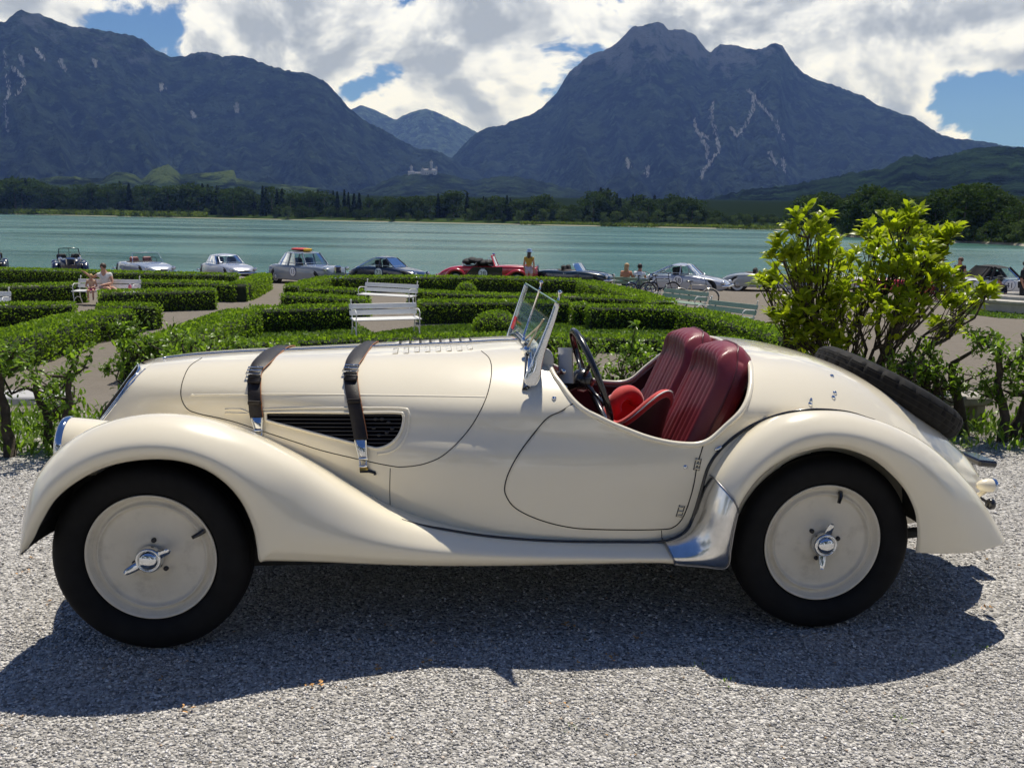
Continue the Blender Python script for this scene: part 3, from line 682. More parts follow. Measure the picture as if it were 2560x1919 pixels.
def shell_row(x, m):
    R = resample(section(x, 160), m); cl = np.zeros(m, bool)
    if EDGE[0, 0] < x < EDGE[-1, 0]:
        e, ze = edge_pt(x); cl = R[:, 2] > ze+1e-6; R[cl] = e
    return R, cl
XS = np.unique(np.r_[np.linspace(-1.335, .15, 120), np.linspace(.15, .28, 70), np.linspace(.28, .85, 60), np.linspace(.85, 1.02, 80), np.linspace(1.02, 2.15, 90)])
_rows = [shell_row(x, 90) for x in XS]; SH = np.array([r for r, _ in _rows]); CL = np.array([c for _, c in _rows]).ravel()
body_g = Geo().grid(SH); body_g.f = [q for q in body_g.f if not all(CL[i] for i in q)]; BODY_BVH = BVHTree.FromPolygons([Vector(p) for p in np.concatenate(body_g.v)], body_g.f)
body_g.f = [q[::-1] for q in body_g.f]
body_g.mirror_y()
# close the tail
tail = SH[-1]; g2 = Geo(); ring = np.concatenate([tail, (tail*np.array([1, -1, 1]))[::-1]]); cen = ring.mean(0)+np.array([0.02, 0, 0]); g2.grid(np.stack([ring, np.repeat(cen[None], len(ring), 0)], 0), cv=True)
body_g.add(np.concatenate(g2.v), g2.f)
body = obj('body', body_g, M_CREAM, car)
def hit(px, py, lift=0.0, bvh=BODY_BVH, disp=True):
    """where a photo pixel lands on the car's skin (car frame); also the outward normal"""
    k = DP if disp else 1.0
    d = ray(px*k, py*k); o = to_car(c_o); dd = np.array([d@e_x, d@e_y, d[2]])
    h = bvh.ray_cast(Vector(o), Vector(dd).normalized())
    if h[0] is None: return None, None
    n = np.array(h[1]);  n = n if n@dd < 0 else -n
    return np.array(h[0])+n*lift, n
def skin_line(pts, n=80, lift=0.0, bvh=BODY_BVH):
    out = []
    for a, b_ in crom(pts, n):
        p, _ = hit(a, b_, lift, bvh)
        if p is not None: out.append(p)
    return np.array(out)
def smooth_path(P, k=2):
    for _ in range(k):
        Q = P.copy(); Q[1:-1] = (P[:-2]+2*P[1:-1]+P[2:])/4; P = Q
    return P
def gap(name, pts, r=0.0026, n=90, parent=body, m=M_GAP, lift=0.0):
    P = skin_line(pts, n, lift)
    return obj(name, Geo().tube(smooth_path(P), r, 6), m, parent)
# cockpit edge bead
eb = []
for x in np.r_[np.linspace(.203, .26, 16), np.linspace(.27, .90, 60), np.linspace(.905, .9965, 24)]:
    eb.append(edge_pt(x)[0])
eb = np.array(eb)
bead = np.concatenate([eb, [[.9985, -.12, .994]], [[1.0, 0, .996]], [[.9985, .12, .994]], (eb*np.array([1, -1, 1]))[::-1]])
obj('cockpit_rim', Geo().tube(smooth_path(bead, 3), 0.0105, 10), M_CREAM, body)
# inner faces of the cockpit
trim = []
for x in np.linspace(.19, 1.0, 30):
    ze = float(hermite(EDGE[:, 0], EDGE[:, 1], max(.2, min(.99, x)))); S = section(x); 
    row = []
    for z in np.linspace(min(ze-0.02, .93), .30, 8):
        yy = np.interp(-z, -S[:, 2], S[:, 1]); row.append((x, yy+0.022, z))
    trim.append(row)
for s in (1, -1): obj('cockpit_lining', Geo().grid(np.array(trim)*np.array([1, s, 1])), M_TRIM, car)
fl = Geo().box((.45, 0, .345), (1.25, 1.19, .02)).box((1.03, 0, .59), (.02, .92, .50)).box((.10, 0, .58), (.02, .88, .46)); obj('cockpit_floor', fl, M_TRIM, car, smooth=False)
S_ = section(.235); dsh = S_[S_[:, 2] > 0.70]; dr = resample(dsh, 16); dr2 = dr.copy(); dr2[:, 2] = np.minimum(dr2[:, 2], .80)-0.03; dr2[:, 0] -= 0.01; dr = dr-np.array([0.012, 0, .012])
dg_ = Geo().grid(np.stack([dr, dr2], 0)); dg_.mirror_y(); obj('dashboard', dg_, M_TRIM, car)

# --- front wings with running boards
FL = np.array([(-1.553, .418), (-1.530, .452), (-1.501, .508), (-1.452, .582), (-1.377, .643), (-1.288, .687), (-1.186, .708), (-1.085, .707), (-.999, .682), (-.928, .634), (-.871, .562), (-.837, .473), (-.819, .356), (-.62, .340), (-.45, .320), (-.25, .300), (0, .287), (.3, .283), (.57, .284), (.64, .280)])
FC = np.array([(-1.592, .385), (-1.598, .43), (-1.593, .50), (-1.57, .588), (-1.527, .668), (-1.447, .755), (-1.30, .826), (-1.14, .839), (-1.02, .824), (-.92, .789), (-.82, .743), (-.71, .683), (-.60, .611), (-.49, .537), (-.385, .468), (-.22, .414), (0, .374), (.3, .352), (.57, .346), (.64, .352)])
FI = np.array([(.045, .0), (.05, .0), (.055, .0), (.06, -.01), (.055, -.025), (.035, -.05), (.01, -.09), (0, -.10), (0, -.10), (0, -.09), (0, -.08), (0, -.07), (0, -.05), (0, -.03), (0, -.01), (0, 0), (0, 0), (0, 0), (0, 0), (0, 0)])
HH = np.array([0, .2, .48, .76, .94, 1.0]); 
def wing(L, C, I, yl, ycr, yin, ns, m=34):
    n = len(L); L2, C2, I2 = crom(L, ns), crom(C, ns), crom(I, ns); t = np.linspace(0, n-1, ns)
    yl, ycr, yin = (np.interp(t, np.arange(n), np.full(n, q) if np.isscalar(q) else q) for q in (yl, ycr, yin))
    def sm(A, k):
        A = np.asarray(A, float); A = A[:, None] if A.ndim == 1 else A
        for _ in range(k): B = A.copy(); B[1:-1] = (A[:-2]+2*A[1:-1]+A[2:])/4; A = B
        return A
    C2, I2 = sm(C2, 60), sm(I2, 60); yl, ycr, yin = (sm(q, 60)[:, 0] for q in (yl, ycr, yin))
    LS = sm(L2, 260); rows = []
    for i in range(ns):
        d = C2[i]-L2[i]; a, b_, c_ = yl[i], ycr[i], yin[i]; w_ = b_-a
        ysec = [a, a-0.020, a-0.024, a+0.16*w_-0.008, a+0.48*w_, b_]
        K = []
        for h, y in zip(HH, ysec):
            lb_ = L2[i]+(LS[i]-L2[i])*min(1.0, h/.6); q_ = lb_+(C2[i]-lb_)*h; K.append((q_[0], y, q_[1]))
        K.append((C2[i][0]+I2[i][0]*0.3, b_+(c_-b_)*0.45, C2[i][1]+I2[i][1]*0.32)); K.append((C2[i][0]+I2[i][0], c_, C2[i][1]+I2[i][1]))
        rows.append(crom(np.array(K), m))
    return np.array(rows)
def wing_obj(name, G, m, parent, flip=False, thick=0.007):
    g = Geo().grid(G if not flip else G*np.array([1, -1, 1]))
    if flip: g.f = [q[::-1] for q in g.f]
    V = np.concatenate(g.v); me = raw_mesh(name, V, g.f, None, True, mats=[m, M_UNDER]); o = link(name, me, parent)
    so_ = o.modifiers.new('thickness', 'SOLIDIFY'); so_.thickness = thick; so_.offset = -1; so_.material_offset = 1; so_.material_offset_rim = 0
    return o
yin_f = [-.40, -.39, -.38, -.36, -.34, -.33, -.33, -.33, -.33, -.34, -.36, -.39, -.42, -.45, -.48, -.52, -.55, -.57, -.58, -.58]
FL = np.insert(FL, 12, [(-.8265, .405)], 0); FC = np.insert(FC, 12, [(-.665, .655)], 0); FI = np.insert(FI, 12, [(0, -.06)], 0)
FL = np.insert(FL, 14, [(-.785, .352)], 0); FC = np.insert(FC, 14, [(-.585, .601)], 0); FI = np.insert(FI, 14, [(0, -.045)], 0); FL[13] = (-.8195, .353)
FC[13] = (-.62, .625); yin_f = yin_f[:12]+[-.405]+yin_f[12:13]+[-.43]+yin_f[13:]
GF = wing(FL, FC, FI, [-.748]*12+[-.747, -.746, -.743, -.735, -.715, -.690, -.672, -.668, -.678, -.690], [-.62]*16+[-.615, -.61, -.61, -.61, -.615, -.62], yin_f, 190)
wf = wing_obj('front_wing', GF, M_CREAM, car); wing_obj('front_wing', GF, M_CREAM, car, True)
# --- rear wings and stone guards
RL = np.array([(.60, .283), (.72, .279), (.803, .284), (.811, .36), (.818, .434), (.838, .525), (.903, .623), (.998, .691), (1.084, .719), (1.154, .726), (1.231, .713), (1.311, .68), (1.38, .629), (1.445, .564), (1.493, .485), (1.518, .406), (1.528, .35), (1.533, .312)])
RC = np.array([(.58, .352), (.66, .366), (.70, .41), (.722, .475), (.736, .54), (.772, .622), (.85, .725), (.958, .806), (1.053, .84), (1.15, .846), (1.26, .834), (1.40, .792), (1.521, .738), (1.63, .664), (1.745, .563), (1.822, .48), (1.885, .405), (1.945, .325)])
RI = np.array([(0, 0), (-.005, 0), (-.01, 0), (-.015, -.005), (-.015, -.01), (-.01, -.02), (-.005, -.03), (0, -.04), (0, -.05), (0, -.055), (0, -.06), (-.01, -.06), (-.015, -.05), (-.03, -.05), (-.04, -.045), (-.05, -.03), (-.05, -.02), (-.05, 0)])
n_r = len(RL)
ylr = np.r_[-.682, -.706, -.735, np.full(9, -.748), -.745, -.74, -.735, -.725, -.715, -.705]; ycr_ = np.r_[np.full(5, -.635), np.full(6, -.655), -.65, -.645, -.64, -.63, -.615, -.60, -.59]
yir = np.r_[np.full(5, -.56), np.full(6, -.53), -.50, -.48, -.46, -.44, -.42, -.40, -.40]
GR = wing(RL, RC, RI, ylr, ycr_, yir, 240); cut = int(4.62/(n_r-1)*239); c0 = int(0.25/(n_r-1)*239)
wr = wing_obj('rear_wing', GR[cut:], M_CREAM, car); wing_obj('rear_wing', GR[cut:], M_CREAM, car, True)
GG = GR[c0:cut+3].copy(); GG[..., 1] -= 0.0035; GG[..., 2] += 0.0015
sg_ = wing_obj('stone_guard', GG, M_ALU, car, thick=0.004)
wing_obj('stone_guard', GG, M_ALU, car, True, thick=0.004)
for edge in (GG[0], GG[-1], GG[:, 0]): obj('guard_edge', Geo().tube(edge+np.array([0, -0.002, 0]), 0.0028, 6), mat('guard_edge_trim', (0.28, 0.28, 0.29), 0.35, 1.0) if 'guard_edge_trim' not in bpy.data.materials else bpy.data.materials['guard_edge_trim'], sg_)
# rubber bead between body and rear wing / running board
_gs = Geo().grid(SH); _gs.f = [q for q in _gs.f if not all(CL[i] for i in q)]; _gs.grid(GF).grid(GR)
SKIN_BVH = BVHTree.FromPolygons([Vector(p) for p in np.concatenate(_gs.v)], _gs.f)
P = skin_line([(868, 1121), (905, 1132), (950, 1142), (1060, 1159), (1200, 1169), (1350, 1171), (1425, 1170), (1462, 1160), (1487, 1140), (1502, 1100), (1514, 1060), (1529, 1010), (1552, 975), (1590, 940), (1640, 911), (1700, 892), (1760, 885), (1830, 889), (1890, 906)], 260, 0.001, SKIN_BVH)
obj('wing_bead', Geo().tube(smooth_path(P, 6), 0.0062*np.clip(np.minimum(np.arange(len(P)), np.arange(len(P))[::-1])/30.0, .15, 1), 8), M_BLACK, car)

# --- undercarriage
uc = Geo().box((.15, 0, .27), (2.75, .95, .10), ch=.02).box((-1.2, 0, .30), (.10, 1.1, .08)).box((1.2, 0, .33), (.12, 1.1, .12), ch=.03).box((1.55, 0, .38), (.75, .62, .12), ch=.05).box((-1.25, 0, .50), (.50, .52, .30), ch=.04)
uc.tube([(-.9, -.30, .20), (0, -.33, .18), (1.0, -.33, .19), (1.8, -.30, .24)], 0.022, 10)
obj('chassis', uc, M_UNDER, car, auto=0.6)
for cx in (-1.2, 1.2):
    for s in (-1, 1):
        aw = np.radians(np.linspace(12, 166, 30)) if cx < 0 else np.radians(np.linspace(4, 172, 30)); rw_ = .372 if cx < 0 else .395
        band = np.array([[(cx+rw_*math.cos(a_), s*y_, .36+rw_*math.sin(a_)) for y_ in (.40, .55, .70)] for a_ in aw])
        disc = np.array([[(cx+r_*math.cos(a_), s*.40, .36+r_*math.sin(a_)) for r_ in (0, .2, rw_)] for a_ in np.radians(np.linspace(-20, 200, 30))])
        obj('wheel_well', Geo().grid(disc).grid(band), M_UNDER, car)

# --- wheels
def make_wheel(spin, valve, name='wheel'):
    root = empty(name)
    ty = [(.205, .012), (.2245, .004), (.2275, -.006), (.240, -.022), (.265, -.033), (.290, -.036), (.312, -.030), (.326, -.017), (.3330, .000), (.3350, .016), (.3275, .018), (.3275, .024), (.3352, .026), (.3352, .037), (.3275, .039), (.3275, .045), (.3352, .047), (.3350, .064), (.3330, .080), (.326, .097), (.312, .110), (.290, .116), (.265, .113), (.240, .102), (.22, .08)]
    obj('tyre', Geo().lathe(ty, 96, 'y'), M_TYRE, root)
    prof = [(.208, .085), (.208, .03), (.2150, .006), (.2205, -.002), (.2235, -.004), (.2225, -.0085), (.2185, -.0085), (.2130, -.002), (.2075, .010), (.1990, .017), (.1935, .0175), (.1900, .009), (.1860, .002), (.1815, .007), (.1790, .016), (.1700, .018), (.13, .0165), (.092, .0145), (.080, .009), (.066, .002), (.052, -.001), (.030, -.001), (.0, -.001)]
    obj('rim', Geo().lathe(prof, 96, 'y'), M_WHEEL, root)
    for k in range(3):
        a = spin+0.9+k*2.094
        obj('stud', Geo().lathe([(.0085, .01), (.0085, -.004), (.006, -.007), (0, -.007)], 10, 'y', (.062*math.cos(a), -.001, .062*math.sin(a))), M_DARKMETAL, root)
    sp_ = obj('spinner', Geo().lathe([(.040, .0), (.046, -.006), (.047, -.022), (.043, -.034), (.040, -.037), (.036, -.037), (.0345, -.033), (.033, -.033), (.032, -.040), (.024, -.046), (.012, -.049), (.0, -.050)], 40, 'y'), M_CHROME, root)
    for s in (0, math.pi):
        a = spin+s; c_, s_ = math.cos(a), math.sin(a); sec = []
        for r, hw, yy, th in ((.036, .017, -.022, .011), (.052, .0155, -.030, .009), (.070, .0135, -.037, .007), (.082, .011, -.041, .006), (.088, .006, -.043, .004)):
            ring = []
            for k in range(12):
                q = k*math.pi/6; u_, v_ = hw*math.cos(q), th*math.sin(q); ring.append((r*c_-u_*s_, yy+v_, r*s_+u_*c_))
            sec.append(ring)
        g = Geo().grid(np.array(sec), cv=True); g.f.append(tuple(range(4*12, 5*12))); obj('ear', g, M_CHROME, sp_)
    a = valve; r0, r1 = .200, .160
    obj('valve', Geo().tube([(r0*math.cos(a), .012, r0*math.sin(a)), ((r0-.012)*math.cos(a), .000, (r0-.012)*math.sin(a)), (r1*math.cos(a), -.006, r1*math.sin(a))], [.0085, .0085, .0065], 8), M_BLACK, root)
    return root
M_WHEEL = mat('cream_wheel_paint', (0.70, 0.645, 0.53), 0.42, 0, 0.25, vary=0.05, vscale=9, dirt=((0.30, 0.25, 0.18), 14, 0.30))
w1 = make_wheel(math.radians(28), math.radians(27)); w1.parent = car; w1.location = (-1.2, -.64, .335); w1.rotation_euler = (0, 0, -0.064); w1['label'] = 'front wheel with cream disc and knock-off hub'
w2 = make_wheel(math.radians(82), math.radians(72)); w2.parent = car; w2.location = (1.2, -.64, .335)
for src, lx in ((w1, -1.2), (w2, 1.2)):
    c = copy_tree(src, car); c.location = (lx, .64, .335); c.rotation_euler = (0, 0, math.pi-(0.064 if lx < 0 else 0))
# spare wheel on the tail
spare = empty('spare_wheel'); spare.parent = car
sl = 0.5
tt_ = []
nseg = 168; a = np.arange(nseg)*2*math.pi/nseg
spt = [(.21, .055), (.235, .060), (.27, .062), (.30, .057), (.322, .046), (.334, .030), (.336, .010), (.336, -.010), (.334, -.030), (.322, -.046), (.30, -.057), (.26, -.06), (.21, -.05)]
G = np.zeros((len(spt), nseg, 3))
for j, (r, h_) in enumerate(spt):
    rr = np.full(nseg, r)
    if 4 <= j <= 8: rr = np.where(np.arange(nseg) % 6 == (0 if j < 7 else 3), r-0.007, r)
    G[j, :, 0], G[j, :, 1], G[j, :, 2] = rr*np.cos(a), rr*np.sin(a), h_
g = Geo().grid(G, cv=True); obj('tyre', g, M_TYRE, spare, auto=0.5)
obj('rim', Geo().lathe([(.212, .02), (.216, .05), (.206, .045), (.19, .02), (.16, .015), (.06, .03), (.0, .034)], 64, 'z'), M_WHEEL, spare)
obj('hub_cap', Geo().lathe([(.05, .028), (.052, .05), (.045, .068), (.02, .078), (0, .08)], 32, 'z'), M_CHROME, spare)
gr_ = Geo()
for zz in (.022, 0, -.022): gr_.lathe([(.3365, zz-.0015), (.3372, zz), (.3365, zz+.0015)], 96, 'z')
obj('tread_groove', gr_, M_GAP, spare)
spare.rotation_euler = (0, sl, 0); spare.location = (1.75, 0, .778)

# --- nose: kidney grille, trim, headlamps
def nose_pt(y, z, push=0.0):
    hw = np.interp(z, [.42, .66, .865, .912, .918], [.28, .265, .215, .13, .02]); bul = 0.058*max(0.0, 1-(abs(y)/max(hw, .05))**2)
    return (-1.335+float(nose_dx(np.array(z)))-bul-push, y, z)
gk = []
for z in np.linspace(.44, .914, 26):
    hw = float(np.interp(z, [.42, .66, .865, .912, .918], [.28, .265, .215, .13, .02])); gk.append([nose_pt(q*hw, z) for q in np.linspace(-1, 1, 25)])
obj('grille_backing', Geo().grid(np.array(gk)), mat('grille_black', (0.006, 0.006, 0.008), 0.95, spec=0.05), car)
r0_ = SH[0]; cap = []
for q in np.linspace(-.225, .225, 41):
    k_ = np.argmin(abs(-r0_[:, 1]-abs(q))); bpt = r0_[k_]*np.array([1, -np.sign(q) if q else 0, 1]); zb_ = bpt[2]; row = [bpt+np.array([.002, 0, .001])]
    for dz in (.010, .022): row.append(np.array(nose_pt(q*.96, zb_-dz, .001)))
    cap.append(row)
obj('nose_cap', Geo().grid(np.array(cap)), M_CREAM, body)
for s in (-1, 1):
    top, bot = .905, .46
    ringp = [(s*.025, .48), (s*.025, .70), (s*.025, .88), (s*.06, .903), (s*.13, .895), (s*.195, .85), (s*.235, .72), (s*.245, .58), (s*.22, .48), (s*.12, .455)]
    R_ = crom(np.array(ringp), 70, True); kf = obj('kidney_surround', Geo().tube([nose_pt(y, z, .004) for y, z in R_], .0055, 8, closed=True), M_CHROME, car)
    for k in range(8):
        yy = s*(.045+k*.024); zt_ = np.interp(abs(yy), [.025, .06, .13, .195, .235], [.89, .90, .892, .845, .72]); obj('grille_slat', Geo().tube([nose_pt(yy, z, .002) for z in np.linspace(.48, zt_, 14)], .003, 6), M_GAP, kf)
for off, r_ in ((0.0, .0042), (0.024, .0026)):
    P = []
    for z in np.linspace(.50, .905, 24):
        hw = float(np.interp(z, [.42, .66, .865, .912, .918], [.28, .265, .215, .13, .02])); x, y, z_ = nose_pt(-hw, z); P.append((x+off, y-0.004, z_))
    g = Geo().tube(P, r_, 6); g.mirror_y(); obj('nose_trim', g, M_CHROME, car)
ht = [section(x)[0]+np.array([0, 0, .003]) for x in np.linspace(-1.32, .12, 60)]; obj('hood_hinge', Geo().tube(ht, .0055, 6), M_CHROME, car)
for s in (-1, 1):
    hl = obj('headlamp', Geo().lathe([(.108, -1.520), (.106, -1.49), (.100, -1.43), (.085, -1.33), (.055, -1.20), (.0, -1.08)], 40, 'x', (0, s*.435, .672)), M_CREAM, car)
    obj('lamp_ring', Geo().lathe([(.094, -1.528), (.104, -1.535), (.112, -1.528), (.1125, -1.515), (.108, -1.508)], 40, 'x', (0, s*.435, .672)), M_CHROME, hl)
    obj('lens', Geo().lathe([(.097, -1.527), (.085, -1.538), (.05, -1.550), (0, -1.556)], 40, 'x', (0, s*.435, .672)), M_LAMP, hl)

# --- panel joints
HOOD = [(1040, 758), (1057, 774), (1062, 800), (1056, 840), (1041, 880), (1011, 930), (962, 980), (918, 1001), (872, 1008), (845, 1006), (790, 995), (700, 974), (640, 955), (570, 932), (500, 909), (425, 892), (402, 880), (391, 855), (394, 825), (409, 792), (436, 773)]
gap('hood_joint', HOOD, .0018, 240)
DOOR = [(1238, 871), (1212, 888), (1182, 903), (1150, 940), (1120, 981), (1099, 1020), (1090, 1052), (1094, 1072), (1110, 1094), (1140, 1112), (1180, 1127), (1222, 1137), (1265, 1142), (1350, 1144), (1428, 1143), (1455, 1138), (1474, 1119), (1488, 1085), (1499, 1045), (1506, 1005), (1519, 962)]
gap('door_joint', DOOR, .0023, 260); gap('panel_joint', [(843, 1011), (842, 1055), (843, 1098)], .0014, 30); gap('panel_joint', [(1429, 1145), (1430, 1168)], .0014, 12)
def skin_panel(name, poly, m, lift, parent=car, rings=26, n=200):
    """a sheet that follows the skin inside an outline"""
    B = crom(np.array(poly, float), n, True); c = B.mean(0); rows = []
    for s in np.linspace(0.0, 1, rings)**0.8:
        row = []
        for q in B:
            p, nn = hit(*(c+(q-c)*s)); row.append(p if p is not None else np.full(3, np.nan))
        rows.append(row)
    G = np.array(rows); nrm = np.array([0, -1.0, .15]); G = G+nrm*lift
    G = np.where(np.isnan(G), np.nanmean(G.reshape(-1, 3), 0), G)
    o = obj(name, Geo().grid(G, cv=True), m, parent); return o, G
DOORP = [(1236, 876), (1214, 892), (1184, 907), (1153, 943), (1124, 984), (1103, 1022), (1094, 1052), (1098, 1071), (1113, 1091), (1142, 1108), (1181, 1123), (1223, 1133), (1265, 1138), (1350, 1140), (1426, 1139), (1452, 1134), (1470, 1116), (1484, 1084), (1495, 1045), (1502, 1005), (1513, 968), (1480, 965), (1400, 951), (1300, 912)]
skin_panel('door', DOORP, M_CREAM, .0022)

# --- engine-bay vent in the hood side
VENT = [(578, 890), (650, 890), (760, 891), (858, 891), (871, 897), (872, 910), (866, 932), (854, 950), (838, 962), (818, 968), (797, 965), (720, 946), (640, 925), (580, 909), (575, 903), (575, 893)]
vp, VG = skin_panel('side_vent', VENT, mat('vent_black', (0.004, 0.004, 0.005), 1.0, spec=0.0), .0012, n=160, rings=10)
vl = np.array([hit(a_, b_, .0025)[0] for a_, b_ in crom(np.array(VENT, float), 200, True)])
obj('vent_frame', Geo().tube(smooth_path(vl, 2), .0055, 8, closed=True), M_CREAM, vp)
vo_ = [(565, 884), (650, 881), (760, 881), (866, 882), (882, 890), (884, 908), (878, 938), (863, 962), (842, 976), (815, 980)]
obj('vent_swage', Geo().tube(smooth_path(skin_line(vo_, 100, -.002), 3), .0055, 8), M_CREAM, vp)
M_SLAT = mat('vent_slat', (0.05, 0.05, 0.055), 0.35, 0.5)
for yy in np.linspace(896, 956, 8):
    xr = np.interp(yy, [891, 910, 932, 950, 962, 968], [868, 870, 864, 852, 836, 815]); xl = np.interp(yy, [908, 925, 946, 965], [578, 642, 722, 800])
    P = skin_line([(xl+3, yy), ((xl+xr)/2, yy+.6), (xr-3, yy+1)], 30, .0030)
    if len(P) > 2: obj('slat', Geo().tube(P, .0020, 6), M_SLAT, vp)
for k, (xx, yy) in enumerate([(812, 905), (826, 905), (840, 912), (848, 926), (836, 935), (820, 940), (808, 925)]):
    p, n_ = hit(xx, yy, .003)
    obj('engine_fitting', Geo().ell(p, (.008, .003, .006), 8, 6), M_DARKMETAL, vp)

# --- hood louvres, both sides of the hinge
for k in range(8):
    x = -.375+k*.042
    for s in (-1, 1):
        S = section(x); i0 = np.argmax(-S[:, 1] > (.055 if s < 0 else .04)); i1 = np.argmax(-S[:, 1] > .165); Q = S[i0:i1+1].copy(); Q = resample(Q, 8); Q[:, 1] *= -s
        env = np.sin(np.linspace(0.15, math.pi-.15, 8))**.4; hh = .0055 if s < 0 else .0042
        A = Q+np.array([-.014, 0, .0005]); B_ = Q+np.stack([np.full(8, -.002), 0*env, hh*.9*env], -1); C_ = Q+np.stack([np.full(8, .005), 0*env, hh*env], -1); D_ = Q+np.array([.007 if s < 0 else .016, 0, .0012])
        lv = obj('louvre', Geo().grid(np.stack([A, B_, C_], 0)), M_CREAM, body); obj('louvre_slot', Geo().grid(np.stack([C_+np.array([.0003, 0, 0]), D_], 0)), M_GAP, lv)
P = skin_line([(487, 884), (520, 884), (535, 890), (535, 893), (487, 892)], 20, .001); obj('hood_handle_recess', Geo().tube(P, .003, 6), M_CREAM, body)
# swage line along the hood
obj('hood_swage', Geo().tube(smooth_path(skin_line([(412, 853), (600, 851), (800, 853), (1000, 856), (1048, 857)], 80, -.0035), 3), .0055, 8), M_CREAM, body)

# --- leather hood straps with buckles and latches
def ribbon(L, Rr, th, m, name, parent):
    L, Rr = np.array(L), np.array(Rr); g = Geo().grid(np.stack([L, (L+Rr)/2, Rr], 1)); o = obj(name, g, m, parent)
    md = o.modifiers.new('thickness', 'SOLIDIFY'); md.thickness = th; md.offset = 0; bv = o.modifiers.new('edge', 'BEVEL'); bv.width = .001; return o
def strap(path, hw, clasp, name='hood_strap'):
    Pm = crom(np.array(path, float), 44); L, Rr = [], []
    for i, (a_, b_) in enumerate(Pm):
        tx = Pm[min(i+1, 43)]-Pm[max(i-1, 0)]; tx /= np.linalg.norm(tx); nx = np.array([-tx[1], tx[0]])
        p1, _ = hit(a_+nx[0]*hw, b_+nx[1]*hw, .007); p2, _ = hit(a_-nx[0]*hw, b_-nx[1]*hw, .007)
        if p1 is not None and p2 is not None: L.append(p1); Rr.append(p2)
    L, Rr = smooth_path(np.array(L), 3), smooth_path(np.array(Rr), 3)
    # over the crown and down the far side
    S = section(float((L[0][0]+Rr[0][0])/2)); cr = []
    for yy in np.linspace(L[0][1]+.02, .42, 22):
        z = float(np.interp(abs(yy), -S[:, 1], S[:, 2])); cr.append((yy, z+.008))
    xl, xr_ = L[0][0]+.012, Rr[0][0]+.012
    L = np.concatenate([[(xl+.02*min(1, k/8), y, z) for k, (y, z) in enumerate(cr)][::-1], L]); Rr = np.concatenate([[(xr_+.02*min(1, k/8), y, z) for k, (y, z) in enumerate(cr)][::-1], Rr])
    L, Rr = smooth_path(L, 4), smooth_path(Rr, 4)
    o = ribbon(L, Rr, .004, M_STRAP, name, car)
    off = (Rr-L)/np.linalg.norm(Rr-L, axis=1, keepdims=True)
    obj('strap_edge', Geo().tube(np.where((L[:, :1] > Rr[:, :1]), L, Rr), .0022, 6), M_TAN, o)
    return o
def frame_on(o_, px, py, size, rz, m, name, parent, lift=.012, hollow=True):
    p, n_ = hit(px, py, lift)
    z = n_/np.linalg.norm(n_); up = np.array([math.sin(rz), 0, math.cos(rz)]); up = up-z*(up@z); up /= np.linalg.norm(up); s = np.cross(up, z); Rm = np.stack([s, up, z], 1)
    g = Geo()
    if hollow:
        w_, h_ = size[0]/2, size[1]/2; g.tube([(-w_, -h_, 0), (w_, -h_, 0), (w_, h_, 0), (-w_, h_, 0)], size[2], 8, closed=True); g.tube([(-w_, 0, .002), (w_, 0, .002)], size[2]*.8, 6)
    else: g.box((0, 0, 0), size, ch=min(size)*.3)
    g.xf(Rm, p); return obj(name, g, m, parent)
s1 = strap([(584, 768), (566, 784), (553, 800), (550, 830), (551, 862), (554, 890), (556, 903)], 14, None)
s2 = strap([(784, 757), (768, 775), (759, 793), (758, 820), (762, 850), (768, 880), (775, 915), (781, 950)], 14.5, None)
frame_on(s1, 551, 806, (.054, .040, .0035), 0, M_CHROME, 'buckle', s1, .013); frame_on(s1, 551, 826, (.050, .026, .012), 0, M_STRAP, 'keeper', s1, .014, False); frame_on(s1, 552, 870, (.050, .016, .012), 0, M_STRAP, 'keeper', s1, .012, False)
frame_on(s2, 759, 801, (.054, .040, .0035), 0, M_CHROME, 'buckle', s2, .013); frame_on(s2, 759, 822, (.050, .026, .012), 0, M_STRAP, 'keeper', s2, .014, False); frame_on(s2, 766, 868, (.050, .016, .012), -.1, M_STRAP, 'keeper', s2, .012, False)
def latch(pts, st):
    L_, R_ = [], []
    P = [hit(a_, b_, .012)[0] for a_, b_ in pts]; P = [p for p in P if p is not None]
    P = np.array(P); wds = np.linspace(.034, .022, len(P))
    L = P+np.stack([wds/2, 0*wds, 0*wds], -1)*-1; Rr = P+np.stack([wds/2, 0*wds, 0*wds], -1)
    o = ribbon(L, Rr, .004, M_CHROME, 'latch_plate', st)
    for s in (-1, 1): obj('latch_wire', Geo().tube([P[0]+(s*.020, -.004, .0), P[-1]+(s*.013, -.006, -.004), P[-1]+(s*.010, -.004, -.03)], .0025, 6), M_CHROME, st)
    g = Geo().tube([P[-1]+(-.016, -.004, -.006), P[-1]+(.016, -.004, -.006)], .0055, 8).tube([P[-1]+(-.014, -.006, -.034), P[-1]+(.014, -.006, -.034)], .006, 8); obj('latch_pin', g, M_CHROME, st)
    return P
latch([(557, 902), (559, 914), (561, 926)], s1)
p2_ = latch([(781, 951), (784, 968), (787, 985)], s2)
obj('catch', Geo().box(p2_[-1]+(.002, -.004, -.045), (.030, .012, .012), ch=.003), mat('brass', (0.65, 0.42, 0.10), 0.3, 1.0), s2)
obj('catch_foot', Geo().tube([p2_[-1]+(-.012, -.003, -.054), p2_[-1]+(.02, -.005, -.053), p2_[-1]+(.040, -.007, -.058), p2_[-1]+(.042, -.008, -.066)], .0055, 8), M_DARKMETAL, s2)

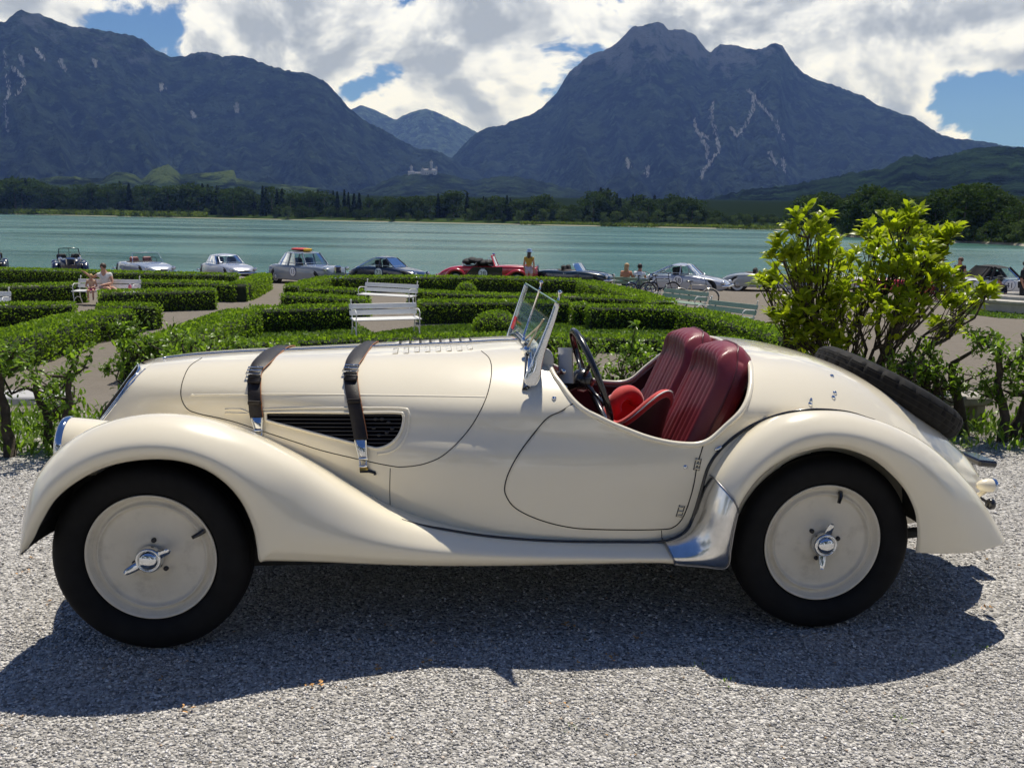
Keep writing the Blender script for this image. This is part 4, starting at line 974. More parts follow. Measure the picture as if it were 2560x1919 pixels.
# --- small fittings on the skin
for (a_, b_) in [(1197, 860), (1480, 1008), (1750, 872), (1803, 848), (1797, 812), (1800, 858)]:
    p, n_ = hit(a_, b_, 0.0)
    if p is None: continue
    z = n_/np.linalg.norm(n_); s = np.cross([0, 0, 1.0], z); s /= np.linalg.norm(s); Rm = np.stack([s, np.cross(z, s), z], 1)
    obj('press_stud', Geo().lathe([(.0085, -.001), (.0085, .003), (.005, .006), (.0, .0065)], 14, 'z').xf(Rm, p), M_CHROME, car)
for (a_, b_, r_) in [(1551, 968, .5), (1750, 869, 1.5)]:
    p, n_ = hit(a_, b_, .004)
    if p is not None: obj('turn_fastener', Geo().ell(p, (.016, .006, .007), 12, 8, rotm('Y', -r_)), M_CHROME, car)
for (a_, b_, tlt) in [(1508, 1002, .18), (1471, 1103, .22)]:
    frame_on(None, a_-2, b_, (.020, .044, .0016), tlt, M_DARKMETAL, 'door_hinge', car, .004)
    for k in (-1, 0, 1): frame_on(None, a_-2+k*2.2*math.sin(tlt), b_-k*9, (.020, .006, .006), tlt, M_CREAM, 'hinge_knuckle', car, .005, False)

# --- windscreen
ws = empty('windscreen'); ws.parent = car
def slab(name, poly_px, yc, th, m, parent):
    Q = np.array([cpl(a_, b_, yc) for a_, b_ in poly_px]); n = len(Q); V = np.concatenate([Q+(0, -th/2, 0), Q+(0, th/2, 0)])
    F = [tuple(range(n)), tuple(range(2*n-1, n-1, -1))]+[(i, i+n, (i+1) % n+n, (i+1) % n) for i in range(n)]
    o = obj(name, Geo().add(V, F), m, parent, smooth=False); bv = o.modifiers.new('edge', 'BEVEL'); bv.width = th*.3; bv.segments = 3; return o
_pp = crom(np.array([cpl(a_, b_, -.505) for a_, b_ in ((1142, 833), (1147, 822), (1155, 800), (1166, 764), (1180, 726), (1193, 690), (1204, 655))]), 30)
obj('post', Geo().tube(_pp, np.interp(np.linspace(0, 1, 30), [0, .04, .16, .30, .42, .6, 1], [.008, .019, .027, .027, .020, .015, .0095]), 18, flat=.42), M_CHROME, ws)
slab('post', [(1086, 748), (1098, 748), (1141, 618), (1133, 612)], .47, .018, M_CHROME, ws)
def wpl(y, z): return (.118+(z-.93)/.275*.089, y, z)
cow = section(.10); bz_ = lambda y: float(np.interp(abs(y), -cow[:, 1], cow[:, 2]))
yy_ = np.linspace(-.485, .465, 25); bot = [wpl(y, bz_(y)+.018) for y in yy_]; topz = 1.203; top_ = [wpl(y, topz) for y in yy_]
gg = Geo().grid(np.array([np.array(bot)+f_*(np.array(top_)-np.array(bot)) for f_ in np.linspace(0, 1, 10)]))
og = obj('pane', gg, M_GLASS, ws)
obj('pane_edge', Geo().tube(top_, .0028, 6), mat('glass_edge', (0.20, 0.34, 0.33), 0.2), ws); obj('base_rail', Geo().tube([wpl(y, bz_(y)+.012) for y in yy_], .009, 8), M_CHROME, ws)
obj('rubber_seal', Geo().tube([(wpl(y, bz_(y)+.0)[0]-.006, y, bz_(y)+.004) for y in yy_], .010, 8), M_BLACK, ws)
obj('centre_post', Geo().tube([wpl(.0, .995), wpl(.0, 1.21)], .0045, 8), M_CHROME, ws)
g = Geo()
for y in (-.495, 0.0):
    q = wpl(y, 1.212); g.tube([q, (q[0]+.005, y, 1.232)], .004, 8).ell((q[0]+.006, y, 1.240), .0085, 10, 8)
obj('top_knob', g, M_CHROME, ws)
for yb, yt, zt_ in ((-.30, -.40, 1.135), (-.18, -.375, 1.11)):
    q0 = np.array(wpl(yb, bz_(yb)+.035))-(.02, 0, 0); q1 = np.array(wpl(yt, zt_))-(.012, 0, 0); mid = q0*.45+q1*.55
    o = obj('wiper', Geo().tube([q0, mid], .0045, 6).tube([mid*.9+q0*.1, q1], .0055, 6, flat=.5), mat('wiper_metal', (0.55, 0.50, 0.40), 0.35, 0.9) if 'wiper_metal' not in bpy.data.materials else bpy.data.materials['wiper_metal'], ws)
    obj('wiper_motor', Geo().ell(q0+(0, 0, -.005), (.016, .02, .016), 12, 8).box(q0+(.01, .012, -.012), (.02, .02, .02), ch=.004), M_CHROME, o)
obj('sticker', Geo().grid(np.array([[wpl(.44, 1.00), wpl(.36, 1.00)], [wpl(.44, 1.055), wpl(.36, 1.055)]])-np.array([.003, 0, 0])), mat('red_sticker', (0.62, 0.02, 0.03), 0.5), ws)
# mirror on the scuttle
mr = empty('mirror'); mr.parent = car
q = cpl(1222, 790, -.34); Rz = rotm('Z', math.radians(62)) @ rotm('X', math.radians(-4))
obj('mirror_head', Geo().box((0, 0, 0), (.010, .060, .140), Rz, ch=.0045).xf(None, q), M_GREY, mr); obj('mirror_arm', Geo().tube([q+(.0, .0, -.02), q+(-.03, .0, -.03), q+(-.07, .02, -.05)], .007, 8).ell(q+(-.01, -.01, -.02), .013, 10, 8), M_CHROME, mr)
q = cpl(1178, 780, -.36); obj('mirror_head', Geo().ell(q, (.008, .035, .05), 16, 10, rotm('Z', 1.0)), M_GREY, mr)
# steering wheel
stw = empty('steering_wheel'); stw.parent = car
c0_ = np.array([.372, -.325, .905]); tz = np.array([-.373, 0, .928]); ty_ = np.array([0, 1.0, 0]); nn_ = np.array([.928, 0, .373]); Rm = np.stack([ty_, tz, nn_], 1)
aa = np.arange(64)*2*math.pi/64; obj('rim', Geo().tube(np.stack([.195*np.cos(aa), .188*np.sin(aa), 0*aa], -1), .0125, 10, closed=True).xf(Rm, c0_), M_BLACK, stw)
g = Geo()
for a_ in (.5, 2.64, 3.7, 5.7): g.tube([(.03*math.cos(a_), .03*math.sin(a_), -.03), (.185*math.cos(a_), .185*math.sin(a_), 0)], .007, 8)
obj('spoke', g.xf(Rm, c0_), M_BLACK, stw)
obj('hub', Geo().lathe([(.0, .005), (.03, .0), (.042, -.02), (.045, -.05), (.03, -.07)], 24, 'z').xf(Rm, c0_), M_BLACK, stw)
obj('column', Geo().tube([c0_-nn_*.05, c0_-nn_*.60], .024, 12), M_BLACK, stw)
obj('indicator_stalk', Geo().tube([c0_-nn_*.10, c0_-nn_*.10+(-.06, -.10, -.01)], .011, 8), M_CHROME, stw)
# seats
def seat(y0, name='seat'):
    r = empty(name); r.parent = car
    base = np.array([.715, y0, .475]); Lv = np.array([.40, 0, .917]); Nv = np.array([-.917, 0, .40]); Hh = .60; NW, NV = 61, 36; Fg = np.zeros((NV, NW, 3)); Bg = Fg.copy()
    for i, v in enumerate(np.linspace(0, 1, NV)):
        hw = .200*(1-.26*max(0, (v-.60)/.40)**3.0); hw *= 1-.0*v
        if v > .985: hw *= .96
        topdrop = 0
        for j, u_ in enumerate(np.linspace(-1, 1, NW)):
            au = abs(u_); ss = math.copysign(1-(1-au)**1.0, u_)
            hgt = v*Hh*(1-.10*au**4)
            edge = (1-au**5)*(1-max(0, (v-.80)/.20)**3.2); pl = .010*abs(math.sin(u_*math.pi*4.5))**.6*(1-max(0, (v-.86)/.1))*(au < .72) if v < .93 else 0
            bol = .030*math.exp(-((au-.86)/.14)**2)+.028*math.exp(-((v-.92)/.09)**2)*(au < .9)
            f_ = (.055+pl*1.0+bol)*max(0.02, edge)**.45
            p = base+Lv*hgt+np.array([0, 1, 0])*hw*ss
            Fg[i, j] = p+Nv*f_; Bg[i, j] = p-Nv*(.075*max(0.02, edge)**.4)
    obj('backrest', Geo().grid(Fg), M_SEAT, r); obj('back_panel', Geo().grid(Bg[:, ::-1]), M_SEAT, r)
    rim = np.concatenate([(Fg[:, 0]+Bg[:, 0])/2, (Fg[-1]+Bg[-1])/2, ((Fg[:, -1]+Bg[:, -1])/2)[::-1]])
    per = [np.concatenate([G_[:, 0], G_[-1], G_[::-1, -1]]) for G_ in (Fg, Bg)]
    obj('side_gusset', Geo().grid(np.stack(per, 0)), M_SEAT, r); obj('piping', Geo().tube(smooth_path(per[0], 2), .0045, 6), mat('seat_piping', (0.10, 0.012, 0.018), 0.35) if 'seat_piping' not in bpy.data.materials else bpy.data.materials['seat_piping'], r)
    obj('cushion', Geo().box((.50, y0, .43), (.46, .40, .14), ch=.05), M_SEAT, r, auto=0.7)
    return r
seat(-.258); seat(.17)
# orange cloth stuffed behind the seats
oc = empty('orange_jacket', CAR_O, YAW, label='orange jacket stuffed behind the burgundy seats of the roadster', category='jacket')
g = Geo()
for k in range(7):
    q = np.array([1.0+random.uniform(-.05, .02), -.44+random.uniform(-.04, .04), .70+k*.026]); g.ell(q, (.03, .05, .022), 10, 7, rotm('Z', random.random()*3) @ rotm('X', random.uniform(-.6, .6)))
obj('cloth', g, M_ORANGE, oc)
# leather carrier with red lining on the seat
lb = empty('helmet_carrier', CAR_O, YAW, label='dark leather carrier with scalloped red lining standing in the open cockpit', category='bag')
def scallop(cx, cy_, rx, ry, z0, zr, amp, ph, tilt):
    n = 72; th = np.arange(n)*2*math.pi/n; rimz = zr+amp*np.cos(2*th+ph)+.03*np.cos(th+.4); rows = []
    for f_ in np.linspace(0, 1, 12):
        rr = .62+.38*f_+.10*f_**4; rows.append(np.stack([cx+rx*rr*np.cos(th), cy_+ry*rr*np.sin(th), z0+(rimz-z0)*f_], -1))
    return np.array(rows)
q = cpl(1375, 900, -.20)
RO = scallop(q[0]+.005, -.20, .125, .115, .50, .765, .050, 1.9, 0); obj('shell', Geo().grid(RO, cv=True), M_BAG, lb)
RI_ = scallop(q[0]+.005, -.20, .119, .109, .505, .766, .050, 1.9, 0); RI_[:8] = RI_[7:8]+(RI_[:8]-RI_[7:8])*.3; obj('lining', Geo().grid(RI_[:, ::-1], cv=True), M_RED, lb)
rim = (RO[-1]+RI_[-1])/2; obj('padded_rim', Geo().tube(rim-np.array([0, 0, .006])-(rim-rim.mean(0))*.08, .017, 10, closed=True), M_RED, lb); obj('white_piping', Geo().tube(RO[-1]*1.0, .0035, 6, closed=True), mat('white_piping', (0.75, 0.73, 0.7), 0.6), lb)
q2 = cpl(1352, 870, -.12); aa = np.linspace(.1, math.pi*1.15, 24); obj('head_roll', Geo().tube(np.stack([q2[0]+.055*np.cos(aa), -.12+.03*np.cos(aa), q2[2]-.01+.055*np.sin(aa)], -1), .030, 12), M_RED, lb)
# --- tail
q = cpl(2131, 1048, -.47); tl = obj('tail_lamp', Geo().lathe([(.0, -.042), (.012, -.038), (.022, -.022), (.0275, 0), (.027, .022)], 24, 'x', q), M_CREAM, car)
obj('lamp_ring', Geo().lathe([(.027, .020), (.0285, .026), (.026, .034)], 24, 'x', q), M_CHROME, tl); obj('lens', Geo().lathe([(.026, .033), (.018, .040), (0, .043)], 24, 'x', q), mat('red_lens', (0.45, 0.01, 0.01), 0.15), tl); obj('lamp_foot', Geo().tube([q+(0, .0, -.02), q+(-.01, .04, -.06)], .010, 8), M_CREAM, tl)
q = cpl(2139, 1088, -.45); obj('reflector', Geo().lathe([(0, -.012), (.016, -.012), (.022, -.004), (.022, .010), (.012, .014), (0, .015)], 20, 'x', q, None), M_BLACK, car); obj('reflector_stalk', Geo().tube([q, q+(-.03, .03, .02)], .006, 6), M_DARKMETAL, car)
q = cpl(2112, 992, .0); obj('number_plate_light', Geo().box(q, (.09, .16, .03), rotm('Y', .1), ch=.008), M_BLACK, car, smooth=False); obj('plate_bracket', Geo().tube([q+(-.02, 0, -.02), q+(.0, 0, -.09), q+(-.05, 0, -.16)], .012, 8), M_CHROME, car)
# ------------------------------------------------------------------ clipped box hedges of the parterre
LM_BOX = leaf_mat('boxwood_leaf', (0.068, 0.135, 0.016), (0.27, 0.39, 0.042), 0.5, 0.5)
M_HCORE = mat('hedge_twigs', (0.012, 0.020, 0.007), 0.95, vary=0.4, vscale=6)
def hedge(pts, h, wdt, label, dens=520):
    h = h*1.26 if h > .4 else h*1.15
    C = np.array([on_ground(a, b_, h) for a, b_ in pts]); C = resample(C, max(4, int(np.linalg.norm(np.diff(C, axis=0), axis=1).sum()/0.35)+2))
    T = np.gradient(C, axis=0)[:, :2]; T /= np.linalg.norm(T, axis=1, keepdims=True); N = np.stack([-T[:, 1], T[:, 0]], -1)
    base = C[0].copy(); base[2] = ground_z(C[:, 1]).mean(); gz_ = ground_z(C[:, 1]); hw = wdt/2
    root = empty('box_hedge', base, 0, label=label, category='hedge', group='clipped hedges of the parterre garden')
    prof = [(-1, 0), (-1.0, .5), (-.98, .88), (-.82, .97), (0, 1), (.82, .97), (.98, .88), (1, .5), (1, 0)]
    G = np.zeros((len(C), len(prof), 3))
    for i in range(len(C)):
        k = 0.80*(1+0.10*(random.random()-.5))
        for j, (a, b_) in enumerate(prof): G[i, j] = (C[i, 0]+N[i, 0]*a*hw*k, C[i, 1]+N[i, 1]*a*hw*k, gz_[i]-.02+b_*(h*.93))
    G = G-base
    g = Geo().grid(G); g.f.append(tuple(range(len(prof)))[::-1]); g.f.append(tuple((len(C)-1)*len(prof)+q for q in range(len(prof)))); obj('inner_twigs', g, M_HCORE, root)
    L = np.linalg.norm(np.diff(C, axis=0), axis=1).sum(); per = np.array([h, wdt, h]); n = int(L*per.sum()*dens)
    s = rng.random(n)*(len(C)-1); i = np.minimum(s.astype(int), len(C)-2); f_ = (s-i)[:, None]; P0 = C[i]*(1-f_)+C[i+1]*f_; NN = N[i]
    u_ = rng.random(n)*per.sum(); lft = u_ < h; top = (u_ >= h) & (u_ < h+wdt)
    wob = 1+0.10*(fbm(P0[:, 0]*2.1, P0[:, 1]*2.1+lft*9, 3, 3)-.5)*2
    off = np.where(lft, -hw*wob, np.where(top, (rng.random(n)*2-1)*hw*.97, hw*wob)); z = np.where(top, h*(1+.05*(wob-1)*6), rng.random(n)*h)
    cr = np.clip((np.abs(off)/hw-.78)/.22, 0, 1); z = np.where(top, z-.05*cr**2, z); off = np.where(~top, off*(1-.16*np.clip((z/h-.8)/.2, 0, 1)**2), off)
    P = np.stack([P0[:, 0]+NN[:, 0]*off, P0[:, 1]+NN[:, 1]*off, ground_z(P0[:, 1])+z], -1)+rng.normal(size=(n, 3))*.016
    nr = np.stack([NN[:, 0]*np.sign(off)*(~top), NN[:, 1]*np.sign(off)*(~top), top*1.0+.25], -1)
    # end caps
    m_ = int(wdt*h*dens)
    for e, sg in ((0, -1), (-1, 1)):
        a = (rng.random(m_)*2-1)*hw*.95; zz = rng.random(m_)*h; q = np.stack([C[e, 0]+N[e, 0]*a+T[e, 0]*sg*.04, C[e, 1]+N[e, 1]*a+T[e, 1]*sg*.04, gz_[e]+zz], -1)+rng.normal(size=(m_, 3))*.02
        P = np.concatenate([P, q]); nr = np.concatenate([nr, np.repeat([[T[e, 0]*sg, T[e, 1]*sg, .2]], m_, 0)])
    V, F = tri_leaves(P-base, 0.062, nr, .35)
    link('foliage', raw_mesh('foliage', V, F, LM_BOX), root, kind='stuff')
    return root
HEDGES = [
 ([(-60, 668), (150, 673), (300, 678), (450, 681), (590, 684)], .5, .55, 'long clipped hedge behind the white bench where the woman and child sit'),
 ([(345, 700), (470, 702), (598, 707), (628, 697), (660, 683)], .5, .6, 'clipped hedge bending back beside the open path near the grey taxi'),
 ([(250, 727), (400, 724), (533, 721)], .5, .6, 'straight clipped hedge in front of the bench where the woman sits'),
 ([(-60, 712), (100, 710), (206, 706)], .5, .6, 'clipped hedge ending at the seat of the occupied white bench'),
 ([(-60, 757), (60, 757), (180, 756)], .5, .6, 'clipped hedge running in behind the broad slanting hedge'),
 ([(-75, 853), (0, 837), (60, 822), (200, 785), (300, 773)], .5, .95, 'broad slanting clipped hedge along the curving gravel path'),
 ([(250, 758), (330, 758), (391, 760)], .5, .5, 'short clipped hedge stub at the end of the broad slanting hedge'),
 ([(352, 866), (480, 818), (560, 788), (612, 772)], .5, .85, 'slanting clipped hedge on the far side of the gravel path from the broad hedge'),
 ([(625, 768), (750, 764), (880, 761)], .5, .6, 'clipped hedge ending at the arm of the nearer empty white bench'),
 ([(372, 876), (650, 849), (900, 841), (1270, 833)], .32, .6, 'low hedge along the near side of the parterre behind the roadster bonnet'),
 ([(1290, 833), (1500, 839), (1740, 842), (1980, 853)], .30, .6, 'low hedge along the near side of the lawn behind the roadster cockpit'),
 ([(712, 733), (820, 738), (915, 744)], .5, .5, 'clipped hedge in the middle of the three ending near the farther empty bench'),
 ([(735, 716), (830, 719), (915, 724)], .42, .45, 'thin clipped hedge leading to the back of the farther empty white bench'),
 ([(728, 712), (770, 702), (815, 691), (1000, 689), (1200, 690), (1450, 697)], .5, .55, 'long back hedge of the parterre in front of the red convertible'),
 ([(1465, 701), (1560, 722), (1662, 750)], .5, .8, 'slanting clipped hedge beside the bicycles and green benches'),
 ([(1030, 722), (1120, 729), (1300, 735), (1430, 737), (1560, 742), (1650, 748)], .45, .5, 'long inner hedge behind the small clipped ball'),
 ([(1052, 751), (1200, 749), (1420, 752)], .5, .6, 'clipped hedge behind the large clipped dome seen through the windscreen'),
 ([(1474, 763), (1600, 763), (1712, 767)], .5, .6, 'clipped hedge at the back of the small lawn'),
 ([(1722, 770), (1800, 786), (1900, 812), (1990, 838)], .5, .75, 'slanting clipped hedge running toward the bright green shrub'),
 ([(1436, 757), (1466, 757)], .5, .45, 'narrow hedge block in the gap between two longer clipped hedges'),
]
for a in HEDGES: hedge(*a)
def topiary(px, py_top, rpx, label, squash=1.0):
    r0 = on_ground(px, py_top, .5); r = rpx*r0[1]/FPX; h = r*squash*1.7; c = on_ground(px, py_top, h); base = np.array([c[0], c[1], float(ground_z(c[1]))])
    root = empty('topiary_ball', base, 0, label=label, category='topiary', group='clipped balls of the parterre'); obj('inner_twigs', Geo().ell((0, 0, h*.45), (r*.9, r*.9, h*.5), 18, 10), M_HCORE, root)
    n = int(4*math.pi*r*r*700); d = sphere_pts(n); V, F = tri_leaves(d*np.array([r, r, h*.55])+np.array([0, 0, h*.45])+rng.normal(size=(n, 3))*.012, .055, d, .2); link('foliage', raw_mesh('foliage', V, F, LM_BOX), root, kind='stuff')
topiary(1166, 705, 24, 'small clipped box ball in front of the long back hedge'); topiary(1240, 776, 52, 'large clipped box dome on the lawn seen beside the windscreen', .8)
# lawns
LM_GRASS = leaf_mat('lawn_blade', (0.06, 0.11, 0.018), (0.16, 0.25, 0.04), 0.4, 0.6)
M_LAWN = mat('lawn_soil', (0.055, 0.095, 0.022), 0.95, vary=0.3, vscale=2.0, bump=0.5, bscale=30)
def lawn(poly, label, nbl, name='lawn'):
    Q = np.array([on_ground(a, b_, .006) for a, b_ in poly]); g = Geo().add(Q, [tuple(range(len(Q)))]); o = obj(name, g, M_LAWN, None, smooth=False, kind='structure', label=label)
    ii = rng.integers(1, len(Q)-1, nbl); a, b_ = np.sqrt(rng.random(nbl)), rng.random(nbl); P = Q[0]*(1-a)[:, None]+Q[ii]*(a*(1-b_))[:, None]+Q[np.minimum(ii+1, len(Q)-1)]*(a*b_)[:, None]
    P[:, 2] = ground_z(P[:, 1])+.03; V, F = tri_leaves(P, .085, None, 1.5); link('grass', raw_mesh('grass', V, F, LM_GRASS), o, kind='stuff')
lawn([(930, 836), (1060, 818), (1300, 809), (1450, 807), (1700, 809), (1790, 830), (1960, 856), (1500, 848), (1280, 843)], 'small lawn inside the parterre hedges', 15000)
lawn([(380, 880), (470, 845), (625, 812), (885, 806), (940, 838), (640, 860)], 'strip of grass inside the near hedges of the parterre', 6000)
lawn([(742, 722), (815, 701), (1000, 697), (1450, 706), (1640, 754), (1430, 745), (1120, 737), (1030, 730)], 'grass bed between the rear hedges of the parterre', 6000)
lawn([(2395, 768), (2440, 764), (2640, 768), (2640, 800), (2500, 795), (2420, 785)], 'strip of lawn around the stone fountain', 2500)

# ------------------------------------------------------------------ leafy shrubs between the forecourt and the garden
def big_leaves(C, D, size, droop=0.25, wid=0.42):
    """folded pointed leaves: base at C, growing along D; 7 points each"""
    n = len(C); D = D/np.linalg.norm(D, axis=1, keepdims=True); s = np.cross(D, np.array([0, 0, 1.0])+rng.normal(size=(n, 3))*.35); s /= np.maximum(np.linalg.norm(s, axis=1, keepdims=True), 1e-6)
    nn = np.cross(s, D); L = (size*(.65+.6*rng.random(n)))[:, None]; w_ = L*wid*.5; dr = droop*L
    mid = C+D*L*.5+nn*dr*.25; tip = C+D*L-nn*dr*.45
    q1 = C+D*L*.30; q2 = C+D*L*.70
    V = np.stack([C, q1+s*w_+nn*w_*.35, q2+s*w_*.85+nn*(w_*.30-dr*.05), tip, q2-s*w_*.85+nn*(w_*.30-dr*.05), q1-s*w_+nn*w_*.35, mid-nn*w_*.05], 1)
    k = np.arange(n)[:, None]*7; F = np.concatenate([k+np.array([[0, 1, 6]]), k+np.array([[1, 2, 6]]), k+np.array([[2, 3, 6]]), k+np.array([[3, 4, 6]]), k+np.array([[4, 5, 6]]), k+np.array([[5, 0, 6]])])
    return V.reshape(-1, 3), F
LM_PRIVET = leaf_mat('privet_leaf', (0.055, 0.105, 0.016), (0.23, 0.35, 0.048), 0.5, 0.35)
M_STEM = mat('shrub_stem', (0.055, 0.042, 0.032), 0.9, vary=0.4, vscale=25, bump=0.6, bscale=60)
def limb(a, b_, r0, r1, wob=.06, n=7):
    a, b_ = np.array(a, float), np.array(b_, float); t = np.linspace(0, 1, n)[:, None]; P = a+(b_-a)*t; P[1:-1] += rng.normal(size=(n-2, 3))*wob*np.linalg.norm(b_-a)*.5; return P, np.linspace(r0, r1, n)
def shrub(x, y, top, wid, nst, nl, label, thick=.03, leaf=.045, bare=0.25, dep=.35):
    base = np.array([x, y, float(ground_z(y))]); root = empty('privet_shrub', base, 0, label=label, category='shrub', group='leafy shrubs along the forecourt edge'); H = top-base[2]; pts = []; dirs = []
    for k in range(nst):
        bx = (k+.5)/nst*wid-wid/2; by = random.uniform(-dep, dep)*.5
        e = (bx+random.uniform(-.1, .1), by+random.uniform(-.1, .1), H*random.uniform(.62, .85)); P, R_ = limb((bx*.85, by, -.03), e, thick*random.uniform(.6, 1.15), thick*.45, .05); g = Geo().tube(P, R_, 7)
        for q in range(6):
            i = random.randint(2, 6); tip = P[i]+np.array([random.uniform(-.25, .25), random.uniform(-.2, .2), random.uniform(.02, .28)]); tip[2] = min(tip[2], H*.97); Pb, Rb = limb(P[i], tip, thick*.38, .004, .12, 6); g.tube(Pb, Rb, 5)
            for m_ in range(3):
                j = random.randint(2, 5); tp = Pb[j]+np.array([random.uniform(-.12, .12), random.uniform(-.12, .12), random.uniform(-.06, .14)]); tp[2] = min(tp[2], H); g.tube([Pb[j], (Pb[j]+tp)/2+rng.normal(size=3)*.01, tp], [.005, .004, .002], 4)
                for f_ in np.linspace(.1, 1, 9): pts.append(Pb[j]+(tp-Pb[j])*f_); dirs.append(tp-Pb[j])
            for f_ in range(2, 6): pts.append(Pb[f_]); dirs.append(Pb[5]-Pb[0])
        obj('stem', g, M_STEM, root)
    pts = np.array(pts); dirs = np.array(dirs); keep = pts[:, 2] > H*bare*rng.random(len(pts))*1.6; pts, dirs = pts[keep], dirs[keep]
    ii = rng.integers(0, len(pts), nl); C = pts[ii]+rng.normal(size=(nl, 3))*.022; D = dirs[ii]/np.maximum(np.linalg.norm(dirs[ii], axis=1, keepdims=True), 1e-6)*.5+rng.normal(size=(nl, 3))*.7; D[:, 2] += .25
    V, F = big_leaves(C, D, leaf); link('foliage', raw_mesh('foliage', V, F, LM_PRIVET), root, kind='stuff')
    return root
shrub(-3.02, 5.35, .70, .75, 4, 1500, 'thick-stemmed leafy shrub standing apart beside the path, in front of a white slab', .034, .046, .4)
shrub(-2.62, 6.35, .68, .62, 5, 1900, 'dense leafy shrub just beyond the nose of the roadster', .022, .048, .1)
shrub(-2.05, 6.1, .62, .8, 5, 1900, 'leafy shrub showing above the front of the bonnet', .022, .045, .1)
shrub(-1.25, 6.05, .585, .8, 5, 1500, 'leafy shrub tips peeping over the bonnet at the first leather strap', .022, .05, .1)
shrub(-.45, 6.05, .56, .8, 5, 1500, 'leafy shrub tips peeping over the bonnet behind the second leather strap', .022, .045, .1)
shrub(.55, 6.1, .66, .8, 6, 2600, 'leafy shrub filling the view behind the steering wheel', .022, .045, .1)
shrub(1.15, 6.05, .60, .7, 6, 2600, 'leafy shrub filling the view in front of the burgundy seats', .022, .045, .1)
shrub(1.75, 6.1, .52, .7, 5, 1700, 'leafy shrub behind the rear deck of the roadster', .022, .045, .1)
shrub(2.45, 6.25, .50, .8, 5, 1700, 'leafy shrub under the bright green bush beside the spare wheel', .03, .045, .2)
shrub(2.98, 6.25, .62, .55, 4, 1300, 'thick-stemmed leafy shrub beside the grey stone slab', .045, .045, .45)
shrub(3.62, 6.3, .75, .75, 5, 2300, 'tall leafy shrub at the edge of the forecourt beyond the tail lamp', .045, .05, .3)
shrub(4.3, 6.5, .78, .7, 4, 1500, 'leafy shrub last in the row past the tail of the roadster', .04, .05, .3)
P, R_ = limb((.78, 6.0, .45), (.84, 6.0, .80), .006, .003, .03); sr = empty('sapling', (0, 0, 0), 0, label='single thin shoot rising above the shrub behind the cockpit', category='sapling'); sr.location = (.78, 6.0, 0)
obj('stem', Geo().tube(P-np.array([.78, 6.0, 0]), R_, 5), M_STEM, sr); C = np.repeat((P-np.array([.78, 6.0, 0]))[[6, 6, 4, 3]], 5, 0); V, F = big_leaves(C, rng.normal(size=(20, 3))+np.array([0, 0, .3]), .06); link('foliage', raw_mesh('foliage', V, F, LM_PRIVET), sr, kind='stuff')

# the bright yellow-green bush
LM_LIME = leaf_mat('bright_young_leaf', (0.12, 0.18, 0.012), (0.42, 0.47, 0.030), 0.55, 0.32)
LOBES = [(2020, 575, 62), (1960, 640, 50), (2085, 640, 60), (1990, 700, 85), (1915, 715, 35), (2060, 770, 85), (2120, 700, 80), (2190, 600, 50), (2255, 570, 60), (2315, 590, 50), (2325, 640, 42), (2370, 600, 32), (2210, 680, 85), (2300, 690, 85), (2150, 790, 90),
         (2250, 780, 70), (2355, 712, 46), (2415, 762, 50), (2465, 735, 24), (2370, 830, 42), (2000, 845, 52), (1960, 800, 45), (2075, 868, 42)]
bb = np.array([2.55, 6.45, float(ground_z(6.45))]); bush = empty('bright_bush', bb, 0, label='large airy bush with bright yellow-green leaves behind the tail of the roadster', category='bush')
C, D = [], []
C2, D2 = [], []
for k, (px, py, r) in enumerate(LOBES):
    y = 6.45+random.uniform(-.30, .45); d = ray(px, py); c = c_o+d*(y/d[1]); rr = r*y/FPX; bx = bb+np.array([random.uniform(-.35, .2), random.uniform(-.1, .1), -.02])
    P, R_ = limb(bx-bb, c-bb+np.array([0, 0, -rr*.3]), .022, .006, .05, 10); g = Geo().tube(P, R_, 6)
    for q in range(int(5+r*.21)):
        dd = rng.normal(size=3); dd[2] = abs(dd[2])*.9-.25; dd /= np.linalg.norm(dd); tip = c-bb+dd*rr*np.array([1, .9, 1])*(.45+.6*random.random()); st_ = P[random.randint(5, 9)]
        g.tube([st_, (st_+tip)/2+np.array([0, 0, -.015]), tip], [.006, .004, .002], 4)
        nw = random.randint(6, 9); ax = (tip-st_)/np.linalg.norm(tip-st_)*.6+np.array([0, 0, .7]); s_ = np.cross(ax, [1, .3, .1]); s_ /= np.linalg.norm(s_); t_ = np.cross(ax, s_); t_ /= np.linalg.norm(t_)
        for m_ in range(nw):
            a = m_*2*math.pi/nw+random.random()*.6; sp_ = random.uniform(.6, 1.25); C.append(tip+ax*random.uniform(-.03, .02)); D.append(ax*random.uniform(.35, 1.0)+(s_*math.cos(a)+t_*math.sin(a))*sp_)
        for m_ in range(3):
            f_ = random.uniform(.25, .95); C2.append(st_+(tip-st_)*f_+rng.normal(size=3)*.02); D2.append(rng.normal(size=3)+np.array([0, 0, .2]))
    obj('branch', g, M_STEM, bush)
V1, F1 = big_leaves(np.array(C), np.array(D), .088, .35, .40); V2, F2 = big_leaves(np.array(C2), np.array(D2), .07, .3, .45)
link('foliage', raw_mesh('foliage', np.concatenate([V1, V2]), np.concatenate([F1, F2+len(V1)]), LM_LIME), bush, kind='stuff')
